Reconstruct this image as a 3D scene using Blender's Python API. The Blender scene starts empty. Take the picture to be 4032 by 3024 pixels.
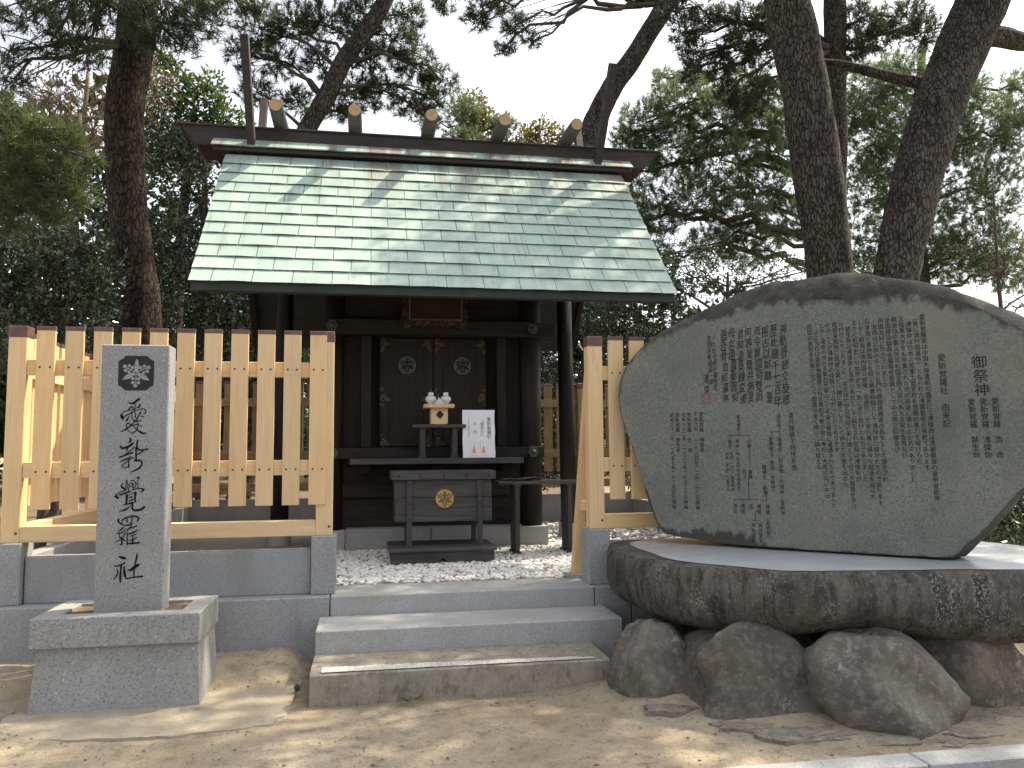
import bpy, math, random
import numpy as np
from mathutils import Vector, Matrix, noise as mnoise
random.seed(7)
rng = np.random.default_rng(11)
R = math.radians
S = bpy.context.scene
COL = S.collection

# ------------------------------------------------------------------ camera
cam = bpy.data.cameras.new('camera')
cam.sensor_fit = 'HORIZONTAL'; cam.sensor_width = 36.0
cam.lens = 36.0 * 3200 / 4032
cam.clip_start = 0.05; cam.clip_end = 600
co = bpy.data.objects.new('camera', cam); COL.objects.link(co)
yaw, pit, rol = R(10.07), R(4.70), R(-0.41)
fw = Vector((math.sin(yaw)*math.cos(pit), math.cos(yaw)*math.cos(pit), math.sin(pit)))
r0 = Vector((math.cos(yaw), -math.sin(yaw), 0)); u0 = r0.cross(fw)
r1 = r0*math.cos(rol) + u0*math.sin(rol); u1 = -r0*math.sin(rol) + u0*math.cos(rol)
co.matrix_world = Matrix(((r1.x, u1.x, -fw.x, 0), (r1.y, u1.y, -fw.y, 0), (r1.z, u1.z, -fw.z, 1.5), (0, 0, 0, 1)))
S.camera = co

# ------------------------------------------------------------------ sky, sun, exposure
w = bpy.data.worlds.new('World'); S.world = w; w.use_nodes = True
nt = w.node_tree; bg = nt.nodes['Background']
sky = nt.nodes.new('ShaderNodeTexSky'); sky.sky_type = 'NISHITA'; sky.sun_disc = False
sky.sun_elevation = R(57); sky.sun_rotation = R(66)
sky.air_density = 1.0; sky.dust_density = 4.0; sky.ozone_density = 1.0; sky.altitude = 0
hz = nt.nodes.new('ShaderNodeHueSaturation'); hz.inputs['Saturation'].default_value = .30      # thin white overcast haze
nt.links.new(sky.outputs[0], hz.inputs['Color']); nt.links.new(hz.outputs[0], bg.inputs[0]); bg.inputs[1].default_value = 0.15
SUNV = Vector((math.sin(R(66))*math.cos(R(57)), math.cos(R(66))*math.cos(R(57)), math.sin(R(57))))
sl = bpy.data.lights.new('sun', 'SUN'); sl.energy = 3.6; sl.angle = R(0.53); sl.color = (1.0, 0.87, 0.66)
so = bpy.data.objects.new('sun', sl); COL.objects.link(so)
so.rotation_euler = (-SUNV).to_track_quat('-Z', 'Y').to_euler(); so.location = SUNV*40
S.view_settings.view_transform = 'Standard'; S.view_settings.look = 'None'
S.view_settings.gamma = 1.0; S.view_settings.use_curve_mapping = False
S.view_settings.exposure = 1.25
S.cycles.max_bounces = 6; S.cycles.diffuse_bounces = 4; S.cycles.transparent_max_bounces = 4
S.cycles.use_denoising = True

# ------------------------------------------------------------------ materials
def _new(name):
    m = bpy.data.materials.new(name); m.use_nodes = True
    return m, m.node_tree, m.node_tree.nodes['Principled BSDF']
def _mix(nt, fac, a, b, blend='MIX'):
    n = nt.nodes.new('ShaderNodeMix'); n.data_type = 'RGBA'; n.blend_type = blend
    for sock, val in ((n.inputs[0], fac), (n.inputs[6], a), (n.inputs[7], b)):
        if isinstance(val, (int, float)): sock.default_value = val
        elif isinstance(val, tuple): sock.default_value = val + (1,) if len(val) == 3 else val
        else: nt.links.new(val, sock)
    return n.outputs[2]
def _noise(nt, pos, scale, aniso=(1, 1, 1), detail=5, rough=.6, kind='noise', dist=0):
    mp = nt.nodes.new('ShaderNodeMapping'); nt.links.new(pos, mp.inputs[0])
    mp.inputs['Scale'].default_value = tuple(scale*a for a in aniso)
    if kind == 'noise':
        n = nt.nodes.new('ShaderNodeTexNoise'); n.inputs['Scale'].default_value = 1
        n.inputs['Detail'].default_value = detail; n.inputs['Roughness'].default_value = rough
        n.inputs['Distortion'].default_value = dist
        nt.links.new(mp.outputs[0], n.inputs['Vector']); return n.outputs[0]
    n = nt.nodes.new('ShaderNodeTexVoronoi'); n.inputs['Scale'].default_value = 1
    if dist:
        wn = nt.nodes.new('ShaderNodeTexNoise'); wn.inputs['Scale'].default_value = .8; wn.inputs['Detail'].default_value = 4; nt.links.new(mp.outputs[0], wn.inputs['Vector'])
        va = nt.nodes.new('ShaderNodeVectorMath'); va.operation = 'MULTIPLY_ADD'; nt.links.new(wn.outputs['Color'], va.inputs[0]); va.inputs[1].default_value = (dist,)*3; nt.links.new(mp.outputs[0], va.inputs[2]); mp = va
    n.feature = 'DISTANCE_TO_EDGE' if kind == 'edge' else 'F1'
    nt.links.new(mp.outputs[0], n.inputs['Vector'])
    return n.outputs['Color'] if kind == 'cell' else n.outputs['Distance']
def _range(nt, v, lo, hi, a=0., b=1.):
    n = nt.nodes.new('ShaderNodeMapRange'); nt.links.new(v, n.inputs[0])
    for i, x in enumerate((lo, hi, a, b)): n.inputs[1+i].default_value = x
    return n.outputs[0]
def _mul(nt, a, b):
    n = nt.nodes.new('ShaderNodeMath'); n.operation = 'MULTIPLY'
    for s, v in ((n.inputs[0], a), (n.inputs[1], b)):
        if isinstance(v, (int, float)): s.default_value = v
        else: nt.links.new(v, s)
    return n.outputs[0]
def mk(name, c1, c2, scale, aniso=(1, 1, 1), rough=.8, layers=(), bump=None, rnd=0., lo=.35, hi=.65, spec=.4, metal=0., detail=6, kind='noise', attr=None, objspace=False, zlay=None):
    """two-tone noise; layers: (scale, aniso, lo, hi, colour, amount[, kind]); bump: list of (scale, aniso, strength, dist[, kind])"""
    m, nt, b = _new(name)
    g = nt.nodes.new('ShaderNodeTexCoord') if objspace else nt.nodes.new('ShaderNodeNewGeometry')
    pos = g.outputs['Object'] if objspace else g.outputs['Position']
    f = _noise(nt, pos, scale, aniso, detail, kind=kind)
    col = _mix(nt, _range(nt, f, lo, hi), c1, c2)
    for L in layers:
        f = _noise(nt, pos, L[0], L[1], 6, .65, kind=L[6] if len(L) > 6 else 'noise', dist=1.6 if len(L) > 6 and L[6] == 'edge' else 0)
        fac = _range(nt, f, L[2], L[3], 0, L[5])
        if len(L) > 7: fac = _mul(nt, fac, _range(nt, _noise(nt, pos, L[7][0], L[7][1], 4, .6), L[7][2], L[7][3]))
        col = _mix(nt, fac, col, L[4])
    if attr:
        a = nt.nodes.new('ShaderNodeAttribute'); a.attribute_name = attr[0]
        f = _noise(nt, pos, attr[2], attr[3], 6, .7)
        ad = nt.nodes.new('ShaderNodeMath'); ad.operation = 'ADD'; nt.links.new(a.outputs['Fac'], ad.inputs[0]); nt.links.new(_range(nt, f, .2, .8, -.5, .5), ad.inputs[1])
        col = _mix(nt, _range(nt, ad.outputs[0], .42, .62, 0, attr[4]), col, attr[1])
    if zlay:      # run-off stain: (z low, z high, noise scale, aniso, lo, hi, colour, amount)
        sp = nt.nodes.new('ShaderNodeSeparateXYZ'); nt.links.new(pos, sp.inputs[0])
        f = _noise(nt, pos, zlay[2], zlay[3], 5, .6)
        col = _mix(nt, _mul(nt, _range(nt, f, zlay[4], zlay[5], 0, zlay[7]), _range(nt, sp.outputs[2], zlay[0], zlay[1])), col, zlay[6])
    if rnd:
        oi = nt.nodes.new('ShaderNodeObjectInfo')
        hs = nt.nodes.new('ShaderNodeHueSaturation'); nt.links.new(col, hs.inputs['Color'])
        nt.links.new(_range(nt, oi.outputs['Random'], 0, 1, 1-rnd, 1+rnd), hs.inputs['Value'])
        mm = nt.nodes.new('ShaderNodeMath'); mm.operation = 'FRACT'; nt.links.new(_mul(nt, oi.outputs['Random'], 17.3), mm.inputs[0])
        nt.links.new(_range(nt, mm.outputs[0], 0, 1, 1-rnd*1.2, 1+rnd*1.2), hs.inputs['Saturation'])
        col = hs.outputs[0]
    nt.links.new(col, b.inputs['Base Color'])
    b.inputs['Roughness'].default_value = rough; b.inputs['Metallic'].default_value = metal
    b.inputs['Specular IOR Level'].default_value = spec
    prev = None
    for B in (bump or ()):
        f = _noise(nt, pos, B[0], B[1], 5, .6, kind=B[4] if len(B) > 4 else 'noise', dist=1.6 if len(B) > 4 else 0)
        if len(B) > 4 and B[4] == 'edge': f = _range(nt, f, 0, .12)
        bn = nt.nodes.new('ShaderNodeBump'); bn.inputs['Strength'].default_value = B[2]; bn.inputs['Distance'].default_value = B[3]
        nt.links.new(f, bn.inputs['Height'])
        if prev: nt.links.new(prev, bn.inputs['Normal'])
        prev = bn.outputs[0]
    if prev: nt.links.new(prev, b.inputs['Normal'])
    return m
def leafmat(name, c1, c2, trans=.35, rough=.45, spec=.5, tcol=None):
    m, nt, b = _new(name)
    g = nt.nodes.new('ShaderNodeNewGeometry')
    col = _mix(nt, g.outputs['Random Per Island'], c1, c2)
    f = _noise(nt, g.outputs['Position'], 1.3, detail=3)
    col = _mix(nt, _range(nt, f, .3, .7, .0, .55), col, tuple(x*.55 for x in c1))
    nt.links.new(col, b.inputs['Base Color']); b.inputs['Roughness'].default_value = rough
    b.inputs['Specular IOR Level'].default_value = spec
    t = nt.nodes.new('ShaderNodeBsdfTranslucent')
    hs = nt.nodes.new('ShaderNodeHueSaturation'); hs.inputs['Value'].default_value = 1.3; hs.inputs['Saturation'].default_value = 1.1; nt.links.new(col, hs.inputs['Color'])
    nt.links.new(hs.outputs[0], t.inputs[0])
    mx = nt.nodes.new('ShaderNodeMixShader'); mx.inputs[0].default_value = trans
    nt.links.new(b.outputs[0], mx.inputs[1]); nt.links.new(t.outputs[0], mx.inputs[2])
    nt.links.new(mx.outputs[0], nt.nodes['Material Output'].inputs[0])
    return m
M = {}
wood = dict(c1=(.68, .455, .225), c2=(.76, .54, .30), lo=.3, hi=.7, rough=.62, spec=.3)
def woodmat(name, an, rnd=.07, dark=(.44, .25, .11)):
    return mk(name, scale=1, aniso=tuple(3 if a else 28 for a in an), rnd=rnd,
              layers=[(1, tuple(1.2 if a else 60 for a in an), .56, .72, dark, .55), (2.2, (1, 1, 1), .58, .8, (.47, .29, .14), .35), (1, tuple(2 if a else 9 for a in an), .62, .7, (.40, .22, .10), .25)],
              bump=[(1, tuple(2 if a else 70 for a in an), .12, .002)], **wood)
M['wood_z'] = woodmat('cypress_upright', (0, 0, 1)); M['wood_x'] = woodmat('cypress_rail', (1, 0, 0)); M['wood_y'] = woodmat('cypress_rail_deep', (0, 1, 0))
M['wood_shaded_z'] = mk('shaded_fence_upright', (.27, .185, .10), (.36, .25, .14), 1, aniso=(28, 28, 3), rough=.75, rnd=.12, layers=[(2, (1, 1, .6), .5, .7, (.19, .125, .07), .5)]); M['wood_shaded_x'] = mk('shaded_fence_rail', (.27, .185, .10), (.36, .25, .14), 1, aniso=(3, 28, 28), rough=.75)  # fence wood with the back fence's shade put into the colour
M['copper_brown'] = mk('brown_copper_cap', (.105, .05, .042), (.16, .085, .07), 14, rough=.5, spec=.5, layers=[(40, (1, 1, .3), .55, .75, (.07, .04, .035), .6)], bump=[(30, (1, 1, 1), .1, .003)])
M['nail'] = mk('nail_head', (.06, .03, .022), (.10, .05, .035), 60, rough=.5)
def granite(name, base, dark, light, stain, gs=130, rough=.75, amt=.5):
    return mk(name, base, tuple(x*1.12 for x in base), 3, rough=rough, spec=.3,
              layers=[(gs, (1, 1, 1), .52, .62, dark, .75), (gs*.8, (1, 1.1, .9), .58, .66, light, .8), (gs*.35, (1, 1, 1), .55, .75, tuple(x*.7 for x in base), .4),
                      (1.6, (1.2, 1.2, .5), .5, .75, stain, amt), (5, (1, 1, .25), .55, .8, tuple(x*.6 for x in stain), amt*.6)],
              bump=[(gs, (1, 1, 1), .25, .004)])
M['granite_pillar'] = granite('pale_granite', (.27, .27, .262), (.11, .11, .112), (.48, .48, .455), (.22, .21, .19), 85, amt=.35)
M['granite_kerb'] = granite('kerb_granite', (.295, .30, .305), (.16, .163, .17), (.46, .465, .475), (.19, .185, .175), 95, amt=.6)
M['granite_step'] = granite('step_granite', (.35, .348, .342), (.19, .188, .185), (.53, .53, .52), (.25, .22, .17), 95, amt=.55)
M['step_old'] = mk('weathered_concrete', (.225, .198, .155), (.31, .28, .228), 7, rough=.95, spec=.15,
    layers=[(22, (1, 1, .35), .52, .66, (.11, .10, .075), .7), (60, (1, 1, 1), .56, .66, (.45, .42, .36), .5), (9, (1, 1, .3), .6, .7, (.10, .095, .07), .5)], bump=[(30, (1, 1, .6), .5, .012), (110, (1, 1, 1), .3, .004)])
M['worn_white'] = mk('worn_white_nosing', (.64, .63, .60), (.50, .485, .45), 50, rough=.85, layers=[(70, (1, 1.3, 1), .48, .58, (.25, .22, .165), .8), (14, (1, 1, 1), .55, .72, (.40, .36, .28), .6)], bump=[(120, (1, 1, 1), .4, .004)])
M['copper_green'] = mk('green_copper_shingle', (.275, .375, .322), (.355, .452, .393), 2.5, aniso=(2, 1, 1), rough=.62, spec=.35, rnd=.06, metal=0,
    layers=[(1, (9, 1.0, 1.0), .54, .72, (.18, .22, .19), .6), (1, (24, 1.2, 1.2), .58, .72, (.13, .135, .115), .5), (3.5, (1, 1, 1), .58, .75, (.47, .52, .43), .6)], zlay=(4.15, 4.85, 1, (4.2, .5, .5), .44, .60, (.15, .085, .07), .8), bump=[(4, (1, 1, 1), .35, .02)])
M['copper_dark'] = mk('dark_green_copper', (.018, .026, .023), (.034, .046, .041), 6, rough=.6)
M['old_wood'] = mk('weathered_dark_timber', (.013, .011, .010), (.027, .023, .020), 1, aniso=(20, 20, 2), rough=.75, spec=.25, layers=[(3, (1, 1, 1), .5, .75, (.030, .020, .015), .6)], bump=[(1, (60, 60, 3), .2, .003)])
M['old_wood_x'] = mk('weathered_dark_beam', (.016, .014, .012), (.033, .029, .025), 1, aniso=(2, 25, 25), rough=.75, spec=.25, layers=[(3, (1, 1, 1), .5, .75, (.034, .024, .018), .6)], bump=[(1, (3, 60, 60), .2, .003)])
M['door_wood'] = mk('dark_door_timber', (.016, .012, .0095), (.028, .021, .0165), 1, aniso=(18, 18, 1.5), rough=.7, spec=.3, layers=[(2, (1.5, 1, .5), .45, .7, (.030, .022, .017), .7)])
M['grey_wood'] = mk('grey_weathered_board', (.056, .054, .053), (.095, .092, .090), 1, aniso=(3, 40, 40), rough=.8, spec=.25, layers=[(1, (1.5, 90, 90), .58, .7, (.05, .047, .045), .6), (3, (1, 1, 1), .5, .8, (.05, .044, .04), .5)], bump=[(1, (3, 90, 90), .25, .003)])
M['grey_wood_z'] = mk('grey_weathered_leg', (.048, .046, .045), (.080, .077, .075), 1, aniso=(40, 40, 3), rough=.8, spec=.25, bump=[(1, (90, 90, 3), .25, .003)])
M['ridge_wood'] = mk('brown_ridge_board', (.028, .022, .020), (.052, .043, .039), 1, aniso=(3, 30, 30), rough=.75, layers=[(1, (14, 2, 2), .55, .72, (.085, .076, .07), .5)])
M['log'] = mk('grey_ridge_log', (.070, .070, .060), (.115, .113, .098), 8, aniso=(3, 1, 3), rough=.8, layers=[(1, (16, 60, 16), .55, .68, (.06, .058, .05), .6)])
M['log_end'] = mk('copper_log_end', (.40, .245, .115), (.48, .32, .17), 12, rough=.55, layers=[(30, (1, 1, 1), .58, .72, (.25, .14, .07), .6)])
M['gold'] = mk('gilt_metal', (.42, .27, .085), (.52, .36, .13), 25, rough=.42, metal=.75, layers=[(60, (1, 1, 1), .56, .7, (.16, .09, .035), .6)])
M['old_gold'] = mk('tarnished_gilt', (.15, .105, .05), (.22, .16, .08), 30, rough=.5, metal=.5, layers=[(80, (1, 1, 1), .5, .6, (.04, .03, .022), .85)])
M['bronze'] = mk('dark_bronze', (.05, .062, .058), (.085, .10, .095), 30, rough=.5, metal=.4)
M['black'] = mk('black_paint', (.010, .010, .011), (.018, .018, .019), 60, rough=.6)
M['ink'] = mk('engraved_black', (.006, .006, .007), (.012, .012, .013), 90, rough=.8, spec=.1)
M['ink_grey'] = mk('engraved_grey', (.014, .0145, .0135), (.030, .031, .028), 40, rough=.9, spec=.1)
M['seal_red'] = mk('faded_red_seal', (.30, .085, .075), (.24, .10, .09), 60, rough=.8)
M['porcelain'] = mk('white_porcelain', (.80, .81, .83), (.83, .84, .86), 10, rough=.12, spec=.5)
M['paper'] = mk('white_paper_in_plastic', (.86, .87, .92), (.90, .90, .93), 9, rough=.3, spec=.5, bump=[(16, (1, 1, 1.5), .5, .012)])
M['print'] = mk('grey_print', (.14, .14, .17), (.18, .18, .21), 60, rough=.6)
M['orange'] = mk('orange_brocade', (.75, .30, .07), (.80, .42, .16), 120, rough=.6)
M['cloth'] = mk('dark_folded_cloth', (.035, .033, .032), (.10, .095, .09), 25, rough=.9)
M['sanbo'] = mk('pale_cypress_stand', (.66, .47, .26), (.72, .53, .31), 1, aniso=(12, 12, 3), rough=.55)
M['gravel'] = mk('white_gravel', (.64, .615, .57), (.78, .765, .73), 20, rough=.8, rnd=0, kind='noise', layers=[(12, (1, 1, 1), .5, .7, (.46, .43, .38), .7), (30, (1, 1, 1), .6, .7, (.78, .77, .74), .8)])
M['gravel_bed'] = mk('gravel_bed', (.20, .185, .16), (.36, .34, .30), 40, rough=.95, layers=[(90, (1, 1, 1), .55, .62, (.55, .53, .49), .8)], bump=[(60, (1, 1, 1), 1, .02)])
M['stele'] = mk('grey_green_stone', (.152, .163, .140), (.195, .203, .174), 2.2, rough=.72, spec=.3,
    layers=[(70, (1, 1, 1), .50, .62, (.075, .085, .075), .7), (60, (1, 1, 1), .55, .66, (.29, .30, .265), .6), (7, (1, 1, 1), .66, .70, (.09, .10, .088), .55), (1.3, (1, 1, .6), .48, .64, (.215, .20, .16), .6), (2.6, (1, 1, .8), .5, .66, (.115, .128, .115), .55)],
    bump=[(140, (1, 1, 1), .2, .003)], attr=('edge', (.045, .042, .036), 7, (1, 1, .5), .92))
M['stele_rough'] = mk('dark_natural_rock', (.042, .039, .035), (.080, .073, .065), 6, rough=.92, spec=.2, layers=[(26, (1, 1, 1), .58, .68, (.15, .145, .13), .55), (14, (1, 1, 1), .5, .7, (.03, .028, .026), .6)], bump=[(9, (1, 1, 1), .5, .05), (40, (1, 1, 1), .4, .012)])
M['slab'] = mk('lichen_rock', (.070, .065, .057), (.128, .116, .100), 4, rough=.92, spec=.2,
    layers=[(9, (1, 1, .45), .46, .6, (.030, .027, .024), .85), (5, (1, 1, .8), .52, .66, (.125, .112, .072), .45), (80, (1, 1, .7), .52, .58, (.30, .295, .27), .7, 'noise', (4.5, (1, 1, .5), .52, .64)), (22, (1, 1, .12), .5, .62, (.034, .031, .028), .75, 'noise', (3, (1, 1, .3), .42, .56)), (24, (1, 1, .16), .5, .64, (.17, .16, .14), .5, 'noise', (2.2, (1, 1, .6), .48, .6)), (70, (1, 1, .8), .58, .64, (.24, .23, .2), .6)],
    bump=[(7, (1, 1, 1), .5, .06), (36, (1, 1, .7), .5, .014)])
M['slab_top'] = mk('smooth_cut_stone', (.44, .455, .46), (.52, .53, .535), 3, rough=.25, spec=.55, layers=[(110, (1, 1, 1), .55, .66, (.30, .31, .32), .5), (2.2, (1, 1, 1), .5, .7, (.33, .33, .32), .5)], bump=[(6, (1, 1, 1), .03, .01)])
M['boulder'] = mk('brown_boulder', (.095, .086, .073), (.165, .150, .127), 3.2, rough=.9, spec=.2, rnd=.15,
    layers=[(3.6, (1, 1, 1), .45, .58, (.092, .080, .074), .8), (22, (1, 1, 1), .5, .62, (.23, .205, .165), .55), (40, (1, 1, 1), .5, .58, (.30, .29, .255), .7, 'noise', (4, (1, 1, 1), .55, .65)), (2.2, (1, 1, 1), .55, .75, (.19, .16, .115), .6)],
    bump=[(5, (1, 1, 1), .5, .06), (40, (1, 1, 1), .35, .01)])
M['sand'] = mk('sandy_ground', (.245, .20, .142), (.33, .282, .21), 1.6, rough=.97, spec=.1, detail=8,
    layers=[(11, (1, 1, 1), .50, .66, (.165, .130, .085), .75), (24, (1, 1, 1), .56, .66, (.11, .088, .06), .7, 'noise', (1.6, (1, 1, 1), .45, .65)), (42, (1, 1, 1), .56, .66, (.17, .135, .09), .65), (160, (1, 1, 1), .56, .64, (.55, .48, .36), .55), (120, (1.2, 1, 1), .58, .65, (.13, .105, .075), .55), (.7, (1, 1, 1), .52, .7, (.40, .345, .25), .5)],
    bump=[(14, (1, 1, 1), .5, .03), (130, (1, 1, 1), .5, .008)])
M['soil'] = mk('leaf_litter_soil', (.11, .082, .055), (.19, .145, .10), 8, rough=.97, spec=.1, layers=[(50, (1, 1, 1), .56, .64, (.33, .25, .17), .6), (25, (1, 1, 1), .55, .66, (.06, .045, .03), .8)], bump=[(40, (1, 1, 1), .8, .02)])
M['mortar'] = mk('grey_mortar', (.15, .137, .112), (.27, .235, .178), 12, rough=.95, layers=[(45, (1, 1, 1), .54, .64, (.085, .08, .07), .75), (20, (1, 1, 1), .6, .7, (.40, .36, .28), .6)], bump=[(25, (1, 1, 1), .8, .025), (90, (1, 1, 1), .5, .008)])
M['pad'] = mk('sand_dusted_concrete', (.285, .243, .175), (.345, .308, .24), 5, rough=.95, layers=[(40, (1, 1, 1), .52, .64, (.21, .17, .115), .6), (6, (1, 1, 1), .5, .66, (.27, .215, .14), .8), (110, (1, 1, 1), .6, .66, (.22, .19, .14), .5)], bump=[(60, (1, 1, 1), .35, .01)])
M['asphalt'] = mk('grey_road', (.09, .088, .085), (.14, .135, .13), 30, rough=.95)
def bark(name, c1, c2):
    m = mk(name, c1, c2, 5, aniso=(1, 1, .5), rough=.95, spec=.15,
        layers=[(1, (24, 24, 8), .16, 0.0, tuple(x*.35 for x in c1), .6, 'edge'), (26, (1, 1, .45), .52, .66, tuple(min(1, x*1.5) for x in c2), .5), (12, (1, 1, .3), .5, .66, tuple(x*.5 for x in c1), .6), (2.5, (1, 1, .6), .55, .75, tuple(x*.6 for x in c1), .5)],
        bump=[(1, (24, 24, 8), 1., .035, 'edge'), (30, (1, 1, .5), .5, .02)])
    return m
M['bark_left'] = bark('dark_pine_bark', (.046, .036, .028), (.082, .064, .050))
M['bark'] = bark('grey_pine_bark', (.072, .063, .054), (.120, .107, .091))
M['twig'] = mk('twig_bark', (.07, .058, .046), (.11, .095, .078), 12, rough=.95)
M['twig_pale'] = mk('pale_twig', (.17, .135, .10), (.24, .20, .155), 12, rough=.9)
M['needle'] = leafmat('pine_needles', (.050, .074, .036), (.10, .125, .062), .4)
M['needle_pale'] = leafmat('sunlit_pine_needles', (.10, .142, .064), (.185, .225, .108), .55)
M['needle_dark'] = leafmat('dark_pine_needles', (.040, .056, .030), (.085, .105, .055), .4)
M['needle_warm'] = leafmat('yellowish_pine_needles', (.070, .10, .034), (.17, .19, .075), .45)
M['leaf_dark'] = leafmat('dark_evergreen_leaves', (.020, .038, .016), (.045, .070, .026), .2, .24, .7)
M['leaf_glossy'] = leafmat('glossy_evergreen_leaves', (.030, .052, .024), (.060, .090, .040), .15, .16, 1.)
M['leaf_bright'] = leafmat('bright_green_leaves', (.055, .095, .024), (.12, .17, .045), .35, .3, .6)
M['leaf_yellow'] = leafmat('yellowed_leaves', (.125, .13, .032), (.25, .20, .055), .4, .4, .4)
M['leaf_brown'] = leafmat('brown_twigs_leaves', (.13, .085, .05), (.24, .165, .10), .25, .6, .3)
M['grass'] = leafmat('grass_blades', (.09, .15, .03), (.20, .27, .06), .4)
M['litter'] = leafmat('dry_pine_needles', (.22, .125, .06), (.38, .25, .13), .1, .7, .2)

# ------------------------------------------------------------------ mesh helpers
class MB:
    def __init__(s): s.v = []; s.f = []; s.mi = []
    def add(s, V, F, mi=0):
        n = len(s.v); s.v += [tuple(p) for p in V]; s.f += [tuple(i+n for i in q) for q in F]; s.mi += [mi]*len(F)
        return s
    def box(s, x0, x1, y0, y1, z0, z1, b=.004, mi=0):
        b = min(b, (x1-x0)*.4, (y1-y0)*.4, (z1-z0)*.4)
        lo, hi = (x0, y0, z0), (x1, y1, z1)
        V = []; idx = {}
        for sx in (0, 1):
            for sy in (0, 1):
                for sz in (0, 1):
                    sg = (sx, sy, sz)
                    for a in range(3):
                        p = []
                        for k in range(3):
                            base = hi[k] if sg[k] else lo[k]
                            if k != a: base += -b if sg[k] else b
                            p.append(base)
                        idx[(sg, a)] = len(V); V.append(p)
        F = []
        for a in range(3):
            o = [k for k in range(3) if k != a]
            for sd in (0, 1):
                q = []
                for c in ((0, 0), (1, 0), (1, 1), (0, 1)):
                    sg = [0, 0, 0]; sg[a] = sd; sg[o[0]] = c[0]; sg[o[1]] = c[1]; q.append(idx[(tuple(sg), a)])
                F.append(q)
        for a in range(3):           # edges along axis a
            o = [k for k in range(3) if k != a]
            for c0 in (0, 1):
                for c1 in (0, 1):
                    sg = [0, 0, 0]; sg[o[0]] = c0; sg[o[1]] = c1
                    s0 = tuple(sg); sg[a] = 1; s1 = tuple(sg)
                    F.append([idx[(s0, o[0])], idx[(s0, o[1])], idx[(s1, o[1])], idx[(s1, o[0])]])
        for sx in (0, 1):
            for sy in (0, 1):
                for sz in (0, 1): F.append([idx[((sx, sy, sz), a)] for a in range(3)])
        c = Vector(((x0+x1)/2, (y0+y1)/2, (z0+z1)/2))
        for i, q in enumerate(F):
            p = [Vector(V[k]) for k in q]; n = (p[1]-p[0]).cross(p[2]-p[0])
            if n.dot(sum(p, Vector())/len(p) - c) < 0: F[i] = q[::-1]
        return s.add(V, F, mi)
    def prism(s, poly, axis, a0, a1, mi=0):
        """poly in the two other axes (cyclic order), extruded along axis"""
        o = [(1, 2), (2, 0), (0, 1)][axis]; V = []
        ar = sum(poly[i][0]*poly[(i+1) % len(poly)][1]-poly[(i+1) % len(poly)][0]*poly[i][1] for i in range(len(poly)))
        if ar < 0: poly = poly[::-1]
        for a in (a0, a1):
            for p in poly:
                q = [0, 0, 0]; q[axis] = a; q[o[0]] = p[0]; q[o[1]] = p[1]; V.append(q)
        n = len(poly)
        F = [list(range(n))[::-1], list(range(n, 2*n))] + [[i, (i+1) % n, n+(i+1) % n, n+i] for i in range(n)]
        return s.add(V, F, mi)
    def tube(s, pts, rad, n=10, mi=0, cap=True, rough=0., rs=3., zsq=.5):
        P = [Vector(p) for p in pts]; V = []; up = Vector((.31, .17, .93))
        side = None
        for i, p in enumerate(P):
            d = (P[min(i+1, len(P)-1)]-P[max(i-1, 0)]).normalized()
            if side is None: side = d.cross(up if abs(d.dot(up)) < .95 else Vector((1, 0, 0))).normalized()
            side = (side - d*side.dot(d)).normalized(); o = d.cross(side)
            r = rad[i] if hasattr(rad, '__len__') else rad
            for k in range(n):
                a = 2*math.pi*k/n; q = side*math.cos(a)+o*math.sin(a)
                rr = r
                if rough:
                    c = p+q*r; rr = r*(1+rough*mnoise.noise(Vector((c.x*rs, c.y*rs, c.z*rs*zsq)))+rough*.5*mnoise.noise(Vector((c.x*rs*4, c.y*rs*4, c.z*rs*2))))
                V.append(p+q*rr)
        m = len(P)
        F = [[i*n+k, i*n+(k+1) % n, (i+1)*n+(k+1) % n, (i+1)*n+k] for i in range(m-1) for k in range(n)]
        if cap: F += [list(range(n))[::-1], [(m-1)*n+k for k in range(n)]]
        return s.add(V, F, mi)
    def lathe(s, prof, c, n=20, mi=0):
        V = []; F = []
        for r, z in prof:
            for k in range(n): a = 2*math.pi*k/n; V.append((c[0]+r*math.cos(a), c[1]+r*math.sin(a), c[2]+z))
        m = len(prof)
        F = [[i*n+k, i*n+(k+1) % n, (i+1)*n+(k+1) % n, (i+1)*n+k] for i in range(m-1) for k in range(n)]
        F += [list(range(n))[::-1], [(m-1)*n+k for k in range(n)]]
        return s.add(V, F, mi)
    def ball(s, c, r, nu=8, nv=5, mi=0):
        return s.lathe([(max(1e-4, r*math.sin(math.pi*i/nv)), -r*math.cos(math.pi*i/nv)) for i in range(nv+1)], c, nu, mi)
    def disc(s, pts, mi=0): return s.add(pts, [list(range(len(pts)))], mi)
WL = {}
def wl(o): return WL[o.name]
def mesh_of(name, mb, mats, smooth, origin):
    me = bpy.data.meshes.new(name)
    V = np.array(mb.v, dtype=float) - np.array(origin)
    me.from_pydata(V.tolist(), [], mb.f)
    for m in (mats if isinstance(mats, (list, tuple)) else [mats]): me.materials.append(M[m] if isinstance(m, str) else m)
    if any(mb.mi): me.polygons.foreach_set('material_index', mb.mi)
    if smooth: me.polygons.foreach_set('use_smooth', [True]*len(me.polygons))
    me.update(); return me
def place(name, me, pos, parent=None):
    o = bpy.data.objects.new(name, me); COL.objects.link(o)
    WL[o.name] = Vector(pos)
    if parent: o.parent = parent; o.location = Vector(pos)-wl(parent)
    else: o.location = pos
    return o
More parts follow.
